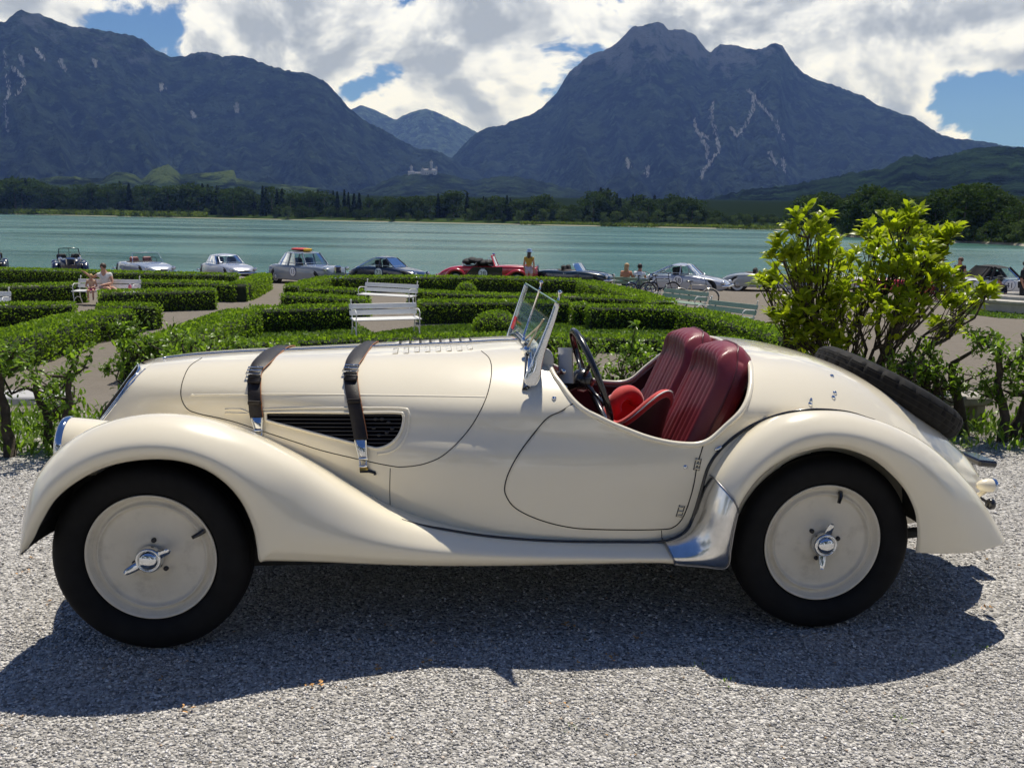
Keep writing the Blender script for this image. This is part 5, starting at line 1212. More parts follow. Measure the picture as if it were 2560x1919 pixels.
# weeds and grass at the feet of the shrubs
n = 5200; X = np.concatenate([rng.uniform(-3.6, -1.7, n//2), rng.uniform(2.2, 5.0, n-n//2)]); Y = np.concatenate([5.25+rng.random(n//2)*1.0, 5.75+rng.random(n-n//2)*1.3]); Z = ground_z(Y)+rng.random(n)**2*.15
V, F = big_leaves(np.stack([X, Y, Z], -1), rng.normal(size=(n, 3))*.6+np.array([0, 0, 1.0]), .075, .3, .22); link('weeds', raw_mesh('weeds', V, F, LM_PRIVET), None, kind='stuff', label='weeds and rough grass at the feet of the shrubs', category='weeds')
# fallen bits on the gravel
LIT = [(480, 1575), (975, 1565), (1085, 1600), (1055, 1655), (1530, 1640), (945, 1665), (410, 1700), (785, 1710), (465, 1770), (1440, 1650), (2470, 1520), (1590, 1590), (1420, 1560), (1400, 1760), (60, 1430), (120, 1500)]
C, D = [], []
for (px, py) in LIT:
    q = on_ground(px, py, .012)
    for k in range(random.randint(3, 9)): C.append(q+np.array([random.gauss(0, .012), random.gauss(0, .016), 0])); D.append((random.gauss(0, 1), random.gauss(0, 1), .15))
V, F = big_leaves(np.array(C), np.array(D), .014, .2, .5); link('leaf_litter', raw_mesh('leaf_litter', V, F, mat('dry_litter', (0.50, 0.27, 0.09), 0.8, vary=0.5, vscale=40)), None, kind='stuff', label='dry orange-brown plant bits scattered on the gravel', category='litter')
C, D = [], []
for (px, py) in [(1740, 1660), (1815, 1705), (2400, 1640), (2440, 1615), (1430, 1820), (2240, 1790)]:
    q = on_ground(px, py, .004)
    for k in range(7): C.append(q+np.array([random.gauss(0, .018), random.gauss(0, .018), 0])); D.append((random.gauss(0, .8), random.gauss(0, .8), .8))
V, F = big_leaves(np.array(C), np.array(D), .013, .2, .4); link('moss_tufts', raw_mesh('moss_tufts', V, F, LM_PRIVET), None, kind='stuff', label='tiny green weeds sprouting in the gravel', category='weeds')
for px, py, L, label in ((62, 985, .62, 'low white stone slab beside the path behind the thick-stemmed shrub'), (2372, 985, .55, 'weathered grey stone slab standing among the shrubs behind the spare wheel')):
    y = 6.75; d = ray(px, py); p = c_o+d*(y/d[1]); gz_ = float(ground_z(y)); hgt = max(.12, p[2]-gz_); rt = empty('stone_slab', (p[0], y, gz_), .1, label=label, category='stone slab')
    m_ = M_CASTLE if px < 500 else mat('weathered_stone', (0.33, 0.31, 0.28), 0.9, vary=0.3, vscale=9, bump=0.4, bscale=40)
    obj('top_slab', Geo().box((0, 0, hgt-.03), (L, .30, .07), ch=.012), m_, rt, auto=.6)
    for s in (-1, 1): obj('support', Geo().box((s*L*.36, 0, (hgt-.065)/2-.02), (.08, .24, hgt-.025), ch=.01), m_, rt, auto=.6)

# ------------------------------------------------------------------ garden benches
M_WHITE = mat('white_bench_paint', (0.72, 0.72, 0.69), 0.5, vary=0.06, vscale=6); M_GREEN = mat('pale_green_bench_paint', (0.25, 0.34, 0.26), 0.5, vary=0.08, vscale=6)
def bench(pos, rz, L, label, m):
    r = empty('garden_bench', pos, rz, label=label, category='bench', group='garden benches of the terrace')
    for k in range(4): obj('seat_slat', Geo().box((0, -.19+k*.115, .43+.006*k), (L, .100, .028), ch=.006), m, r, auto=.6)
    for k in range(2): obj('back_slat', Geo().box((0, .235+k*.045, .58+k*.145), (L, .026, .125), rotm('X', -.28), ch=.006), m, r, auto=.6)
    for s in (-1, 1):
        x = s*(L/2-.06); g = Geo()
        g.tube(crom([(x, -.26, 0), (x, -.20, .15), (x, -.23, .30), (x, -.22, .42)], 12), .017, 6).tube(crom([(x, .34, 0), (x, .22, .20), (x, .20, .42), (x, .26, .62), (x, .33, .86)], 14), .017, 6).tube([(x, -.22, .41), (x, .20, .42)], .016, 6)
        g.tube(crom([(x, -.20, .42), (x, -.25, .55), (x, -.16, .66), (x, .02, .66), (x, .24, .64)], 14), .014, 6).ell((x, .335, .875), .024, 8, 6).tube(crom([(x, -.20, .16), (x, .0, .25), (x, .22, .20)], 9), .012, 6)
        obj('end_frame', g, M_WHITE, r)
    return r
def bench_at(px, py, rz, L, label, m):
    q = on_ground(px, py, .43); return bench((q[0], q[1], float(ground_z(q[1]))), rz, L, label, m)
b1 = bench_at(266, 728, 0.0, 2.0, 'white garden bench occupied by a woman and a child', M_WHITE)
bench_at(968, 738, -.38, 1.95, 'empty white garden bench farther from the roadster, with hedges on both sides', M_WHITE)
bench_at(965, 797, .40, 1.7, 'empty white garden bench standing at the opening onto the small lawn', M_WHITE)
b4 = bench_at(1697, 755, -.95, 1.9, 'pale green garden bench with the bicycle leaning behind it', M_GREEN); bench_at(1812, 790, -.95, 1.7, 'pale green garden bench half hidden by the slanting hedge next to the gravel plaza', M_GREEN)
b6 = bench_at(1584, 716, math.pi-.5, 1.5, 'green garden bench where two people sit with their backs turned', M_GREEN)
bench_at(-42, 765, .2, 1.2, 'white garden bench cut off behind the broad slanting hedge', M_WHITE)

# ------------------------------------------------------------------ people
SKIN = mat('skin', (0.50, 0.27, 0.18), 0.6); SKIN2 = mat('tanned_skin', (0.40, 0.20, 0.13), 0.6)
def skin_mesh(name, V, E, R_, m, parent, sub=1, root=0):
    me = bpy.data.meshes.new(name); me.from_pydata([tuple(v) for v in V], E, []); me.materials.append(m); o = link(name, me, parent)
    md = o.modifiers.new('skin', 'SKIN'); md.use_smooth_shade = True
    for i, sv in enumerate(me.skin_vertices[0].data): sv.radius = (R_[i], R_[i]); sv.use_root = (i == root)
    ss = o.modifiers.new('smooth', 'SUBSURF'); ss.levels = sub; ss.render_levels = sub
    return o
def person(pos, rz, pose, label, top_c, leg_c, hair_c, skin=SKIN, hat=None, shorts=False, scale=1.0, bare_arms=True, long_hair=False, group=None):
    r = empty('person', pos, rz, label=label, category='person', group=group); r.scale = (scale,)*3
    if pose == 'stand': pel, sp, ch, nk, hd = (0, 0, .96), (0, .01, 1.14), (0, .0, 1.34), (0, -.01, 1.49), (0, -.03, 1.62); kn, an, toe = (.10, -.02, .52), (.10, .03, .08), (.12, -.13, .03)
    elif pose == 'sit': pel, sp, ch, nk, hd = (0, .05, .52), (0, .10, .70), (0, .10, .90), (0, .08, 1.05), (0, .05, 1.18); kn, an, toe = (.12, -.40, .52), (.11, -.38, .09), (.12, -.54, .04)
    elif pose == 'side': pel, sp, ch, nk, hd = (0, .05, .52), (-.03, .12, .70), (-.04, .12, .90), (-.05, .10, 1.05), (-.06, .06, 1.18); kn, an, toe = (.30, -.28, .56), (.42, -.30, .46), (.52, -.36, .46)
    else: pel, sp, ch, nk, hd = (0, .06, .34), (0, -.02, .52), (0, -.08, .70), (0, -.12, .84), (0, -.17, .96); kn, an, toe = (.15, -.34, .48), (.13, -.06, .08), (.14, -.22, .03)
    pel, sp, ch, nk, hd = map(np.array, (pel, sp, ch, nk, hd))
    V = [pel, sp, ch, nk, hd, hd+np.array([0, -.005, .09]), hd+np.array([0, -.085, -.01])]; R_ = [.115, .105, .125, .055, .092, .06, .025]; E = [(0, 1), (1, 2), (2, 3), (3, 4), (4, 5), (4, 6)]
    arms = []
    for s in (-1, 1):
        sh = ch+np.array([s*.18, 0, .06])
        if pose == 'stand': el, wr = sh+np.array([s*.05, .02, -.29]), sh+np.array([s*.04, -.08, -.53])
        elif pose == 'side' and s < 0: el, wr = sh+np.array([-.20, -.06, -.12]), sh+np.array([-.36, -.10, .02])
        else: el, wr = sh+np.array([s*.08, -.08, -.27]), sh+np.array([-s*.06, -.28, -.30])
        k = len(V); V += [sh, el, wr]; R_ += [.060, .045, .032]; E += [(2, k), (k, k+1), (k+1, k+2)]; arms.append((sh, el))
        hd_ = (wr-el)/np.linalg.norm(wr-el); pm = wr+hd_*.07; kp = len(V); V.append(pm); R_.append(.030); E.append((k+2, kp))
        for q, ln in enumerate((.075, .085, .078, .062)):
            a = pm+hd_*ln*.5+np.array([(q-1.5)*.018, -.01, 0]); b_ = pm+hd_*ln+np.array([(q-1.5)*.019, -.03, 0]); k2 = len(V); V += [a, b_]; R_ += [.009, .008]; E += [(kp, k2), (k2, k2+1)]
        k2 = len(V); V += [pm+np.array([-s*.035, -.02, .01]), pm+np.array([-s*.05, -.035, -.01])]; R_ += [.010, .009]; E += [(kp, k2), (k2, k2+1)]
        hp = pel+np.array([s*.09, 0, -.03]); kk, aa_, tt2 = [np.array((s*q[0] if pose != 'side' else q[0]+s*.09, q[1], q[2])) for q in (kn, an, toe)]
        k = len(V); V += [hp, kk, aa_, tt2]; R_ += [.085, .058, .042, .035]; E += [(0, k), (k, k+1), (k+1, k+2), (k+2, k+3)]
    skin_mesh('body', V, E, R_, skin, r)
    Vt = [pel+np.array([0, 0, .04]), sp, ch, ch+np.array([0, 0, .10])]; Rt = [.135, .125, .145, .075]; Et = [(0, 1), (1, 2), (2, 3)]
    for sh, el in arms:
        k = len(Vt); Vt += [sh, sh+(el-sh)*(.45 if bare_arms else 1.0)]; Rt += [.075, .065 if bare_arms else .055]; Et += [(2, k), (k, k+1)]
    skin_mesh('top', Vt, Et, Rt, mat('top_cloth', top_c, 0.85, vary=0.15, vscale=12), r)
    Vl = [pel]; Rl = [.132]; El = []
    for s in (-1, 1):
        hp = pel+np.array([s*.09, 0, -.04]); kk, aa_ = [np.array((s*q[0] if pose != 'side' else q[0]+s*.09, q[1], q[2])) for q in (kn, an)]; k = len(Vl)
        Vl += [hp, hp+(kk-hp)*(.6 if shorts else 1)]; Rl += [.10, .085 if shorts else .072]; El += [(0, k), (k, k+1)]
        if not shorts: Vl.append(aa_+np.array([0, 0, .04])); Rl.append(.058); El.append((k+1, k+2))
    skin_mesh('shorts' if shorts else 'trousers', Vl, El, Rl, mat('leg_cloth', leg_c, 0.85, vary=0.15, vscale=12), r)
    hm = mat('hair', hair_c, 0.6, vary=0.3, vscale=40); g = Geo().ell(hd+np.array([0, .022, .035]), (.098, .100, .100), 14, 9)
    if long_hair: g.ell(hd+np.array([0, .085, -.10]), (.085, .05, .17), 12, 8)
    obj('hair', g, hm, r)
    if hat is not None:
        z = hd[2]+.06; obj('hat', Geo().lathe([(.175, z-.02), (.17, z+.0), (.11, z+.015), (.105, z+.09), (.08, z+.12), (0, z+.125)], 18, 'z', (hd[0], hd[1], 0)), mat('hat_cloth', hat, 0.8, vary=0.1), r)
    return r
bz1 = Vector(b1.location)
person((bz1[0]-.02, bz1[1]-.02, bz1[2]), 0, 'side', 'woman in a white top and sunglasses lounging on the white bench', (0.72, 0.70, 0.66), (0.55, 0.35, 0.25), (0.06, 0.035, 0.02), SKIN, shorts=True)
person((bz1[0]-.42, bz1[1]-.10, bz1[2]+.16), .3, 'sit', 'small blond child in pink sitting beside the woman on the bench', (0.62, 0.40, 0.25), (0.62, 0.06, 0.22), (0.55, 0.36, 0.15), SKIN, shorts=True, scale=.62)
bt = empty('water_bottle', (bz1[0]+.76, bz1[1]-.02, bz1[2]+.455), 0, label='pink drinking bottle standing on the occupied white bench', category='bottle'); obj('bottle_body', Geo().lathe([(0, 0), (.045, 0), (.05, .02), (.05, .15), (.03, .19), (.02, .20)], 14, 'z'), mat('pink_plastic', (0.65, 0.16, 0.22), 0.4), bt); obj('cap', Geo().lathe([(.022, .20), (.022, .235), (0, .237)], 12, 'z'), M_WHITE, bt)
q = at_depth(1322, 39.5); person(q, math.pi-.3, 'stand', 'woman in a blue and white hat and mustard top standing by the red convertible', (0.42, 0.25, 0.03), (0.45, 0.40, 0.50), (0.05, 0.03, 0.02), SKIN, hat=(0.16, 0.25, 0.42), shorts=True, long_hair=True)
L6 = Vector(b6.location); rz6 = b6.rotation_euler[2]
for k, (dx, tc, hc, lb_) in enumerate(((.28, (0.50, 0.22, 0.13), (0.45, 0.28, 0.13), 'fair-haired person with bare shoulders sitting on the green bench'), (-.25, (0.70, 0.71, 0.78), (0.02, 0.015, 0.012), 'dark-haired person in a white shirt sitting on the green bench'))):
    person((L6[0]+dx*math.cos(rz6), L6[1]+dx*math.sin(rz6), L6[2]), rz6, 'sit', lb_, tc, (0.03, 0.03, 0.04), hc, SKIN2, long_hair=(k == 0))
q = at_depth(2398, 34); person(q, -1.0, 'stand', 'man in a dark brown shirt standing with head bowed beside the white convertible', (0.030, 0.018, 0.018), (0.015, 0.016, 0.02), (0.10, 0.05, 0.03), SKIN2)
q = at_depth(2506, 33); person(q, -.9, 'crouch', 'man in dark clothes and a cap crouching beside the white convertible', (0.012, 0.013, 0.022), (0.012, 0.012, 0.016), (0.015, 0.012, 0.012), SKIN2, hat=(0.012, 0.016, 0.018), bare_arms=False)
q = at_depth(2560, 31.5); person(q, .8, 'stand', 'person in dark clothes standing by the fountain at the rear of the white convertible', (0.012, 0.012, 0.016), (0.02, 0.02, 0.025), (0.02, 0.015, 0.012), SKIN2, bare_arms=False)
q = at_depth(2350, 35); person(q, .4, 'stand', 'person in a green top half hidden by the bright bush', (0.02, 0.09, 0.05), (0.02, 0.02, 0.025), (0.015, 0.012, 0.012), SKIN2)

# ------------------------------------------------------------------ bicycles
def bicycle(pos, rz, lean, label, fc):
    r = empty('bicycle', pos, rz, label=label, category='bicycle', group='bicycles parked by the green benches'); r.rotation_euler = (lean, 0, rz); fm = mat('bicycle_paint', fc, 0.3, 0.2, 0.5)
    for x in (-.52, .52):
        wv = empty('wheel'); wv.parent = r; wv.location = (x, 0, .34); aa = np.arange(40)*2*math.pi/40; obj('tyre', Geo().tube(np.stack([.325*np.cos(aa), 0*aa, .325*np.sin(aa)], -1), .019, 8, closed=True), M_TYRE, wv); obj('rim', Geo().tube(np.stack([.302*np.cos(aa), 0*aa, .302*np.sin(aa)], -1), .010, 6, closed=True), M_CHROME, wv)
        for k in range(14):
            a = k*2*math.pi/14; obj('spoke', Geo().tube([(.02*math.cos(a+.3), .01*(-1)**k, .02*math.sin(a+.3)), (.30*math.cos(a), 0, .30*math.sin(a))], .0025, 4), M_CHROME, wv)
        aa = np.linspace(.3, 2.9, 20); obj('mudguard', Geo().tube(np.stack([.36*np.cos(aa), 0*aa, .36*np.sin(aa)], -1), .018, 6, flat=.3), fm, wv)
    bb_, st_, ht, hb, rd, fd = (-.05, 0, .30), (-.18, 0, .82), (.36, 0, .80), (.40, 0, .68), (-.52, 0, .34), (.52, 0, .34); g = Geo()
    for a, b_ in ((bb_, st_), (st_, ht), (bb_, hb), (ht, hb), (bb_, rd), (st_, rd), (hb, fd)): g.tube([a, b_], .016, 8)
    obj('frame', g, fm, r); obj('handlebar', Geo().tube([ht, (.33, 0, 1.0)], .013, 8).tube(crom([(.22, -.28, 1.02), (.32, -.20, 1.04), (.34, 0, 1.0), (.32, .20, 1.04), (.22, .28, 1.02)], 16), .013, 8), M_DARKMETAL, r)
    obj('saddle', Geo().ell((-.23, 0, .94), (.14, .075, .03), 14, 8).tube([(-.22, 0, .93), st_], .013, 8), M_BLACK, r); obj('crank', Geo().lathe([(.085, 0), (.095, .006), (.085, .012)], 20, 'y', bb_).tube([(-.05, .03, .30), (.06, .04, .20)], .010, 6).box((.07, .08, .19), (.09, .07, .02)), M_DARKMETAL, r)
    return r
for (px, py, rz, lean, lb_, fc) in [(1600, 752, .6, .10, 'dark mountain bicycle with curved bars leaning by the back of the green bench', (0.02, 0.05, 0.16)), (1650, 752, .35, -.06, 'dark bicycle with a low saddle parked between the benches', (0.02, 0.02, 0.025)), (1735, 772, .15, .08, 'pale bicycle with cream mudguards parked behind the green bench', (0.62, 0.58, 0.50))]:
    q = on_ground(px, py, 0); bicycle(q, rz, lean, lb_, fc)
# ------------------------------------------------------------------ stone fountain basin
q = on_ground(2600, 752, .4); fo = empty('fountain', (q[0], q[1]+1.0, float(ground_z(q[1]))), 0, label='round stone fountain basin on the lawn strip', category='fountain'); M_FST = mat('fountain_stone', (0.46, 0.43, 0.38), 0.85, vary=0.2, vscale=3, bump=0.3, bscale=20)
obj('basin', Geo().lathe([(2.15, -.05), (2.2, .32), (2.3, .34), (2.32, .42), (2.25, .45), (1.95, .45), (1.88, .42), (1.85, .1), (0, .05)], 56, 'z'), M_FST, fo, auto=.6); obj('inner_ring', Geo().lathe([(1.2, .05), (1.2, .50), (1.15, .55), (.95, .55), (.9, .5), (.9, .1)], 40, 'z'), M_FST, fo, auto=.6); obj('water', Geo().lathe([(1.87, .25), (0, .25)], 40, 'z'), mat('fountain_water', (0.05, 0.09, 0.08), 0.1), fo); obj('spout', Geo().lathe([(.14, .05), (.12, .6), (.18, .66), (.05, .72), (0, .72)], 16, 'z'), M_FST, fo)
# ------------------------------------------------------------------ classic cars parked along the lake edge (own frame: nose towards +x)
M_CGLASS = glass_mat('car_window_glass', (0.80, 0.86, 0.86), 0.0, 0.95); M_SOFT = mat('black_soft_top', (0.012, 0.012, 0.014), 0.85, vary=0.3, vscale=9, bump=0.3, bscale=20); M_INT = mat('dark_interior', (0.03, 0.022, 0.02), 0.8)
M_HUB = mat('steel_wheel', (0.42, 0.42, 0.43), 0.35, 0.6); M_WW = mat('whitewall', (0.70, 0.69, 0.66), 0.6); M_DISC = mat('number_disc', (0.80, 0.80, 0.80), 0.5); M_NUM = mat('number_ink', (0.01, 0.02, 0.06), 0.5)
M_HL = mat('headlamp_glass', (0.75, 0.77, 0.80), 0.08, 0.5)
PAINT = {k: mat('car_paint_'+k, c, 0.25, 0.25 if k.startswith('silver') else 0.0, 1.0) for k, c in dict(navy=(0.010, 0.014, 0.035), silver=(0.42, 0.44, 0.49), silver_blue=(0.36, 0.40, 0.47), grey=(0.19, 0.22, 0.26), midnight=(0.007, 0.011, 0.028), red=(0.42, 0.012, 0.016), black=(0.010, 0.012, 0.013), bottle=(0.006, 0.018, 0.024), white=(0.72, 0.72, 0.69), cream=(0.70, 0.68, 0.55), stone=(0.30, 0.33, 0.34)).items()}
def car_wheel(parent, x, y, R_, side, white=False, arch=True):
    wv = empty('wheel'); wv.parent = parent; wv.location = (x, y, R_); s = side
    obj('tyre', Geo().lathe([(R_*.60, s*.0), (R_*.68, s*.02), (R_*.9, s*.025), (R_, s*.0), (R_, -s*.12), (R_*.9, -s*.15), (R_*.6, -s*.14)], 28, 'y'), M_TYRE, wv)
    obj('rim', Geo().lathe([(R_*.62, s*.012), (R_*.56, s*.022), (R_*.50, s*.006), (R_*.30, s*.016), (R_*.22, s*.035), (0, s*.045)], 28, 'y'), M_HUB, wv)
    if white: obj('whitewall', Geo().lathe([(R_*.62, s*.024), (R_*.86, s*.029)], 28, 'y'), M_WW, wv)
def parked_car(px, depth, rz, label, P, L, W, prof, Rw=.32, wb=None, cabin=None, open_=None, vintage=False, num=None, white=False, sill=.22, side_panel=None, taper=.30, grille='oval', soft=None, bumper=True, xoff=0.0):
    q = at_depth(px, depth); root = empty('parked_car', q, rz, label=label, category='car', group='classic cars parked along the lake'); pm = PAINT[P]; hl = L/2; prof = np.array(prof); xs_ = np.linspace(-hl, hl, 46); rows = []
    bw = W/2*(0.74 if vintage else 1.0)
    def wid(x): return bw*(1-taper*abs(x/hl)**3.2)
    def zt(x): return float(hermite(prof[:, 0]*L, prof[:, 1], np.array(x)))
    for x in xs_:
        w_ = wid(x); t_ = zt(x); e = max(0.0, abs(x)/hl-.86)/.14; lo = sill+.16*e**2; w_ *= math.sqrt(max(.03, 1-.55*e**2.4)); mid = lo+(t_-lo)*.52
        rows.append([(x, -k*a*w_, z) for k, a, z in ((1, 0, t_), (1, .5, t_-.010), (1, .80, t_-.035), (1, .95, t_-.10), (1, 1.0, mid), (1, .985, lo+.10), (1, .93, lo), (1, .5, lo-.02))])
    G = np.array(rows); G = np.array([crom(r, 22) for r in G]); g = Geo().grid(G); g.mirror_y()
    for i in (0, 45):
        ring = np.concatenate([G[i], (G[i]*np.array([1, -1, 1]))[::-1]]); g.grid(np.stack([ring, np.repeat(ring.mean(0)[None], len(ring), 0)], 0), cv=True)
    body_ = obj('body', g, pm, root)
    wx = wb or (-.29*L, .31*L)
    for x in wx:
        for s in (-1, 1):
            y = s*(W/2*(.92 if vintage else 1-taper*abs(x/hl)**3.2)-.035); car_wheel(root, x, y, Rw, s, white)
            if not vintage: obj('wheel_arch', Geo().lathe([(0, 0), (Rw*1.16, 0), (Rw*1.20, -s*.03)], 28, 'y', (x, y+s*.012, Rw*1.02)), M_UNDER, root)
            else:
                fr = x > 0; aa = np.linspace(math.radians(-8 if fr else 5), math.radians(205 if fr else 190), 18); rw = []
                for a in aa:
                    r_ = Rw*1.22+(.22 if (fr and a > 2.4) else 0)*(a-2.4); c_ = np.array([x+r_*math.cos(a)*1.12, 0, Rw+r_*math.sin(a)*(1.0 if a < 3 else .8)])
                    rw.append([c_+np.array([0, s*(W/2+dy), 0])+np.array([math.cos(a), 0, math.sin(a)])*dr_ for dy, dr_ in ((.0, -.07), (.015, -.02), (.0, .02), (-.08, .055), (-.18, .055), (-.26, .02))])
                obj('wing', Geo().grid(np.array(rw)), pm, root)
    if vintage:
        for s in (-1, 1): obj('running_board', Geo().box((0, s*(W/2-.09), .27), (L*.36, .20, .035), ch=.012), pm, root, auto=.6)
    zf = zt(hl*.93); xf_ = hl
    for s in (-1, 1):
        yl = s*(W/2-.22) if not vintage else s*.42; zl = zf-.06 if not vintage else zf+.02; xl = hl*.955 if not vintage else hl*.80
        o = obj('headlight', Geo().lathe([(0, .045), (.06, .04), (.085, .01), (.088, -.08), (.05, -.14), (0, -.16)], 18, 'x', (xl, yl, zl)), pm, root); obj('lens', Geo().lathe([(0, .055), (.055, .048), (.082, .015)], 18, 'x', (xl, yl, zl)), M_HL, o); obj('lamp_ring', Geo().lathe([(.080, .02), (.092, .022), (.094, .0)], 18, 'x', (xl, yl, zl)), M_CHROME, o)
    if grille == 'oval': obj('grille', Geo().ell((hl-.02, 0, zf-.22), (.05, .32, .11), 18, 8), M_DARKMETAL, root)
    else:
        go = obj('grille', Geo().box((hl-.02, 0, zf-.10), (.10, .40, .36), ch=.05), M_CHROME, root, auto=.7); obj('grille_core', Geo().box((hl+.022, 0, zf-.11), (.03, .31, .27), ch=.01), M_DARKMETAL, go)
    if bumper:
        for e in (1, -1): obj('bumper', Geo().tube(crom([(e*(hl-.16), -W*.47, .42), (e*(hl+.07), -W*.34, .42), (e*(hl+.10), 0, .42), (e*(hl+.07), W*.34, .42), (e*(hl-.16), W*.47, .42)], 20), .045, 8, flat=1.0), M_CHROME, root)
    belt = lambda x: zt(x)-.005
    if cabin:
        x0, x1, r0, r1, rz_ = cabin['x0'], cabin['x1'], cabin['r0'], cabin['r1'], cabin['z']; wbm, wr = wid((x0+x1)/2)*.93, wid((x0+x1)/2)*.74
        def ring(f_):
            a, b_ = x0+(r0-x0)*f_, x1+(r1-x1)*f_; w_ = wbm+(wr-wbm)*f_; z0_, z1_ = belt(x0)-.03, belt(x1)-.03; z = lambda x, zz: zz
            base = [(a, 0), (a, .6), (a+.10, .96), ((a+b_)/2, 1.0), (b_-.10, .93), (b_, .55), (b_, 0)]; out = []
            for xx, k in base:
                xb = x0+(xx-a)/(b_-a)*(x1-x0); zb = belt(max(-hl*.95, min(hl*.95, xb)))-.03; out.append((xx, -k*w_, zb+(rz_-zb)*f_))
            return crom(np.array(out), 28)
        G = np.array([ring(f_) for f_ in np.linspace(0, 1, 6)]); g = Geo().grid(G); g.mirror_y(); glz = obj('window', g, M_CGLASS, root)
        T = ring(1.0); crown_ = [T+np.array([0, 0, dz])*(1)-np.array([0, 0, 0]) for dz in (0.0,)]; cx = (r0+r1)/2; lay = []
        for f_ in np.linspace(0, 1, 7): lay.append(np.stack([cx+(T[:, 0]-cx)*(1.035-f_), T[:, 1]*(1.04-f_*1.04), np.full(len(T), rz_)+.085*(1-(1-f_)**2)-.02*(f_ == 0)], -1))
        g = Geo().grid(np.array(lay)); g.mirror_y(); obj('roof', g, (soft or pm), root)
        for k in cabin.get('pillars', (4, 14, 21)):
            for s in (-1, 1): obj('pillar', Geo().tube(G[:, k]*np.array([1, s, 1])*np.array([1, 1.005, 1]), cabin.get('pr', .035), 6), soft or pm, root)
        g = Geo().tube(G[1][:, :]*np.array([1, 1.01, 1]), .012, 6); g.mirror_y(); obj('waist_trim', g, M_CHROME, root)
        for s in (-1, 1): obj('seat', Geo().box(((x0+x1)/2+.05, s*.33, belt(0)+.08), (.16, .46, .44), rotm('Y', -.2), ch=.06), M_INT, root, auto=.7)
    if open_:
        x0, x1 = open_['x0'], open_['x1']; w_ = wid((x0+x1)/2)*.78; cs = np.linspace(x0, x1, 14); rows = []
        for x in cs:
            k = math.sqrt(max(0.02, 1-(abs((x-(x0+x1)/2)/((x1-x0)/2)))**4)); rows.append([(x, y*w_*k, zt(x)+.012-.03*abs(y)**3) for y in np.linspace(-1, 1, 9)])
        obj('cockpit', Geo().grid(np.array(rows)), M_INT, root)
        for s in (-1, 1): obj('seat', Geo().box(((x0+x1)/2-.12, s*.32, zt(0)+.06), (.15, .44, .34), rotm('Y', -.25), ch=.06), open_.get('seat', M_INT), root, auto=.7)
        wx0, wt, wz = open_['ws'], open_['wt'], open_['wz']; zb = zt(wx0)-.02; yb, yt = wid(wx0)*.86, wid(wx0)*.74
        fr = [(wx0-.12, -yb, zb), (wt-.08, -yt, wz-.02), (wt, -yt*.5, wz), (wt+.01, 0, wz), (wt, yt*.5, wz), (wt-.08, yt, wz-.02), (wx0-.12, yb, zb)]
        wf_ = obj('windscreen_frame', Geo().tube(fr, open_.get('fr', .016), 6), open_.get('fm', M_CHROME), root)
        if open_.get('split'): obj('centre_bar', Geo().tube([(wx0, 0, zb), (wt+.01, 0, wz)], .014, 6), open_.get('fm', M_CHROME), wf_)
        bt = [(wx0-.12, -yb, zb), (wx0-.03, -yb*.5, zb), (wx0, 0, zb), (wx0-.03, yb*.5, zb), (wx0-.12, yb, zb)]; tp = [fr[1], fr[2], fr[3], fr[4], fr[5]]
        obj('windscreen', Geo().grid(np.array([bt, tp])), M_CGLASS, wf_); a_ = np.arange(20)*2*math.pi/20
        obj('steering_wheel', Geo().tube(np.stack([wx0-.38+.06*np.sin(a_), .34+.19*np.cos(a_), zt(0)+.05+.18*np.sin(a_)], -1), .014, 6, closed=True), M_BLACK, root)
    if side_panel:
        for s in (-1, 1):
            rows = []
            for x in np.linspace(side_panel[0]*L, side_panel[1]*L, 14):
                u_ = (x/L-side_panel[0])/(side_panel[1]-side_panel[0]); top = sill+.08+(zt(x)-.14-sill)*min(1, (u_/.25)**.7, 1.0); w_ = wid(x)*1.012; rows.append([(x, s*w_, sill+.04), (x, s*w_, (sill+top)/2), (x, s*w_*.997, top)])
            obj('side_panel', Geo().grid(np.array(rows)), PAINT['black'], root)
    if num:
        x, z, r_ = num[1]*L, num[2], .21; y = -wid(x)*1.0-.018
        o = obj('number_disc', Geo().lathe([(0, -.004), (r_*.97, -.004), (r_, 0), (r_*.97, .004)], 28, 'y', (x, y, z)), M_DISC, root)
        cu = bpy.data.curves.new('number', 'FONT'); cu.body = num[0]; cu.size = .30; cu.align_x = 'CENTER'; cu.align_y = 'CENTER'; cu.extrude = .002; cu.materials.append(M_NUM)
        tmp = bpy.data.objects.new('number_tmp', cu); nm_ = bpy.data.meshes.new_from_object(tmp); bpy.data.objects.remove(tmp); to = link('number', nm_, o); to.rotation_euler = (math.pi/2, 0, 0); to.location = (x, y-.008, z-.01)
        obj('number_rim', Geo().lathe([(r_*.98, -.006), (r_*1.06, -.006), (r_*1.06, .002)], 28, 'y', (x, y, z)), mat('number_rim_blue', (0.02, 0.06, 0.25), 0.5) if 'number_rim_blue' not in bpy.data.materials else bpy.data.materials['number_rim_blue'], o)
    for s in (-1, 1):
        obj('tail_light', Geo().ell((-hl+.04, s*wid(-hl*.95)*.62, zt(-hl*.93)-.12), (.03, .05, .06), 10, 7), bpy.data.materials['red_lens'], root)
        obj('door_handle', Geo().tube([(-.05*L, s*(wid(0)+.012), zt(0)-.14), (-.01*L, s*(wid(0)+.022), zt(0)-.14)], .012, 6), M_CHROME, root)
    return root
R_ = math.radians
low = [(-.5, .62), (-.46, .72), (-.36, .80), (-.22, .84), (0, .82), (.14, .84), (.30, .80), (.42, .72), (.48, .62), (.5, .56)]
vint = [(-.5, .55), (-.45, .75), (-.3, .92), (-.12, .90), (.05, .90), (.16, .98), (.3, .98), (.42, .95), (.48, .90), (.5, .80)]
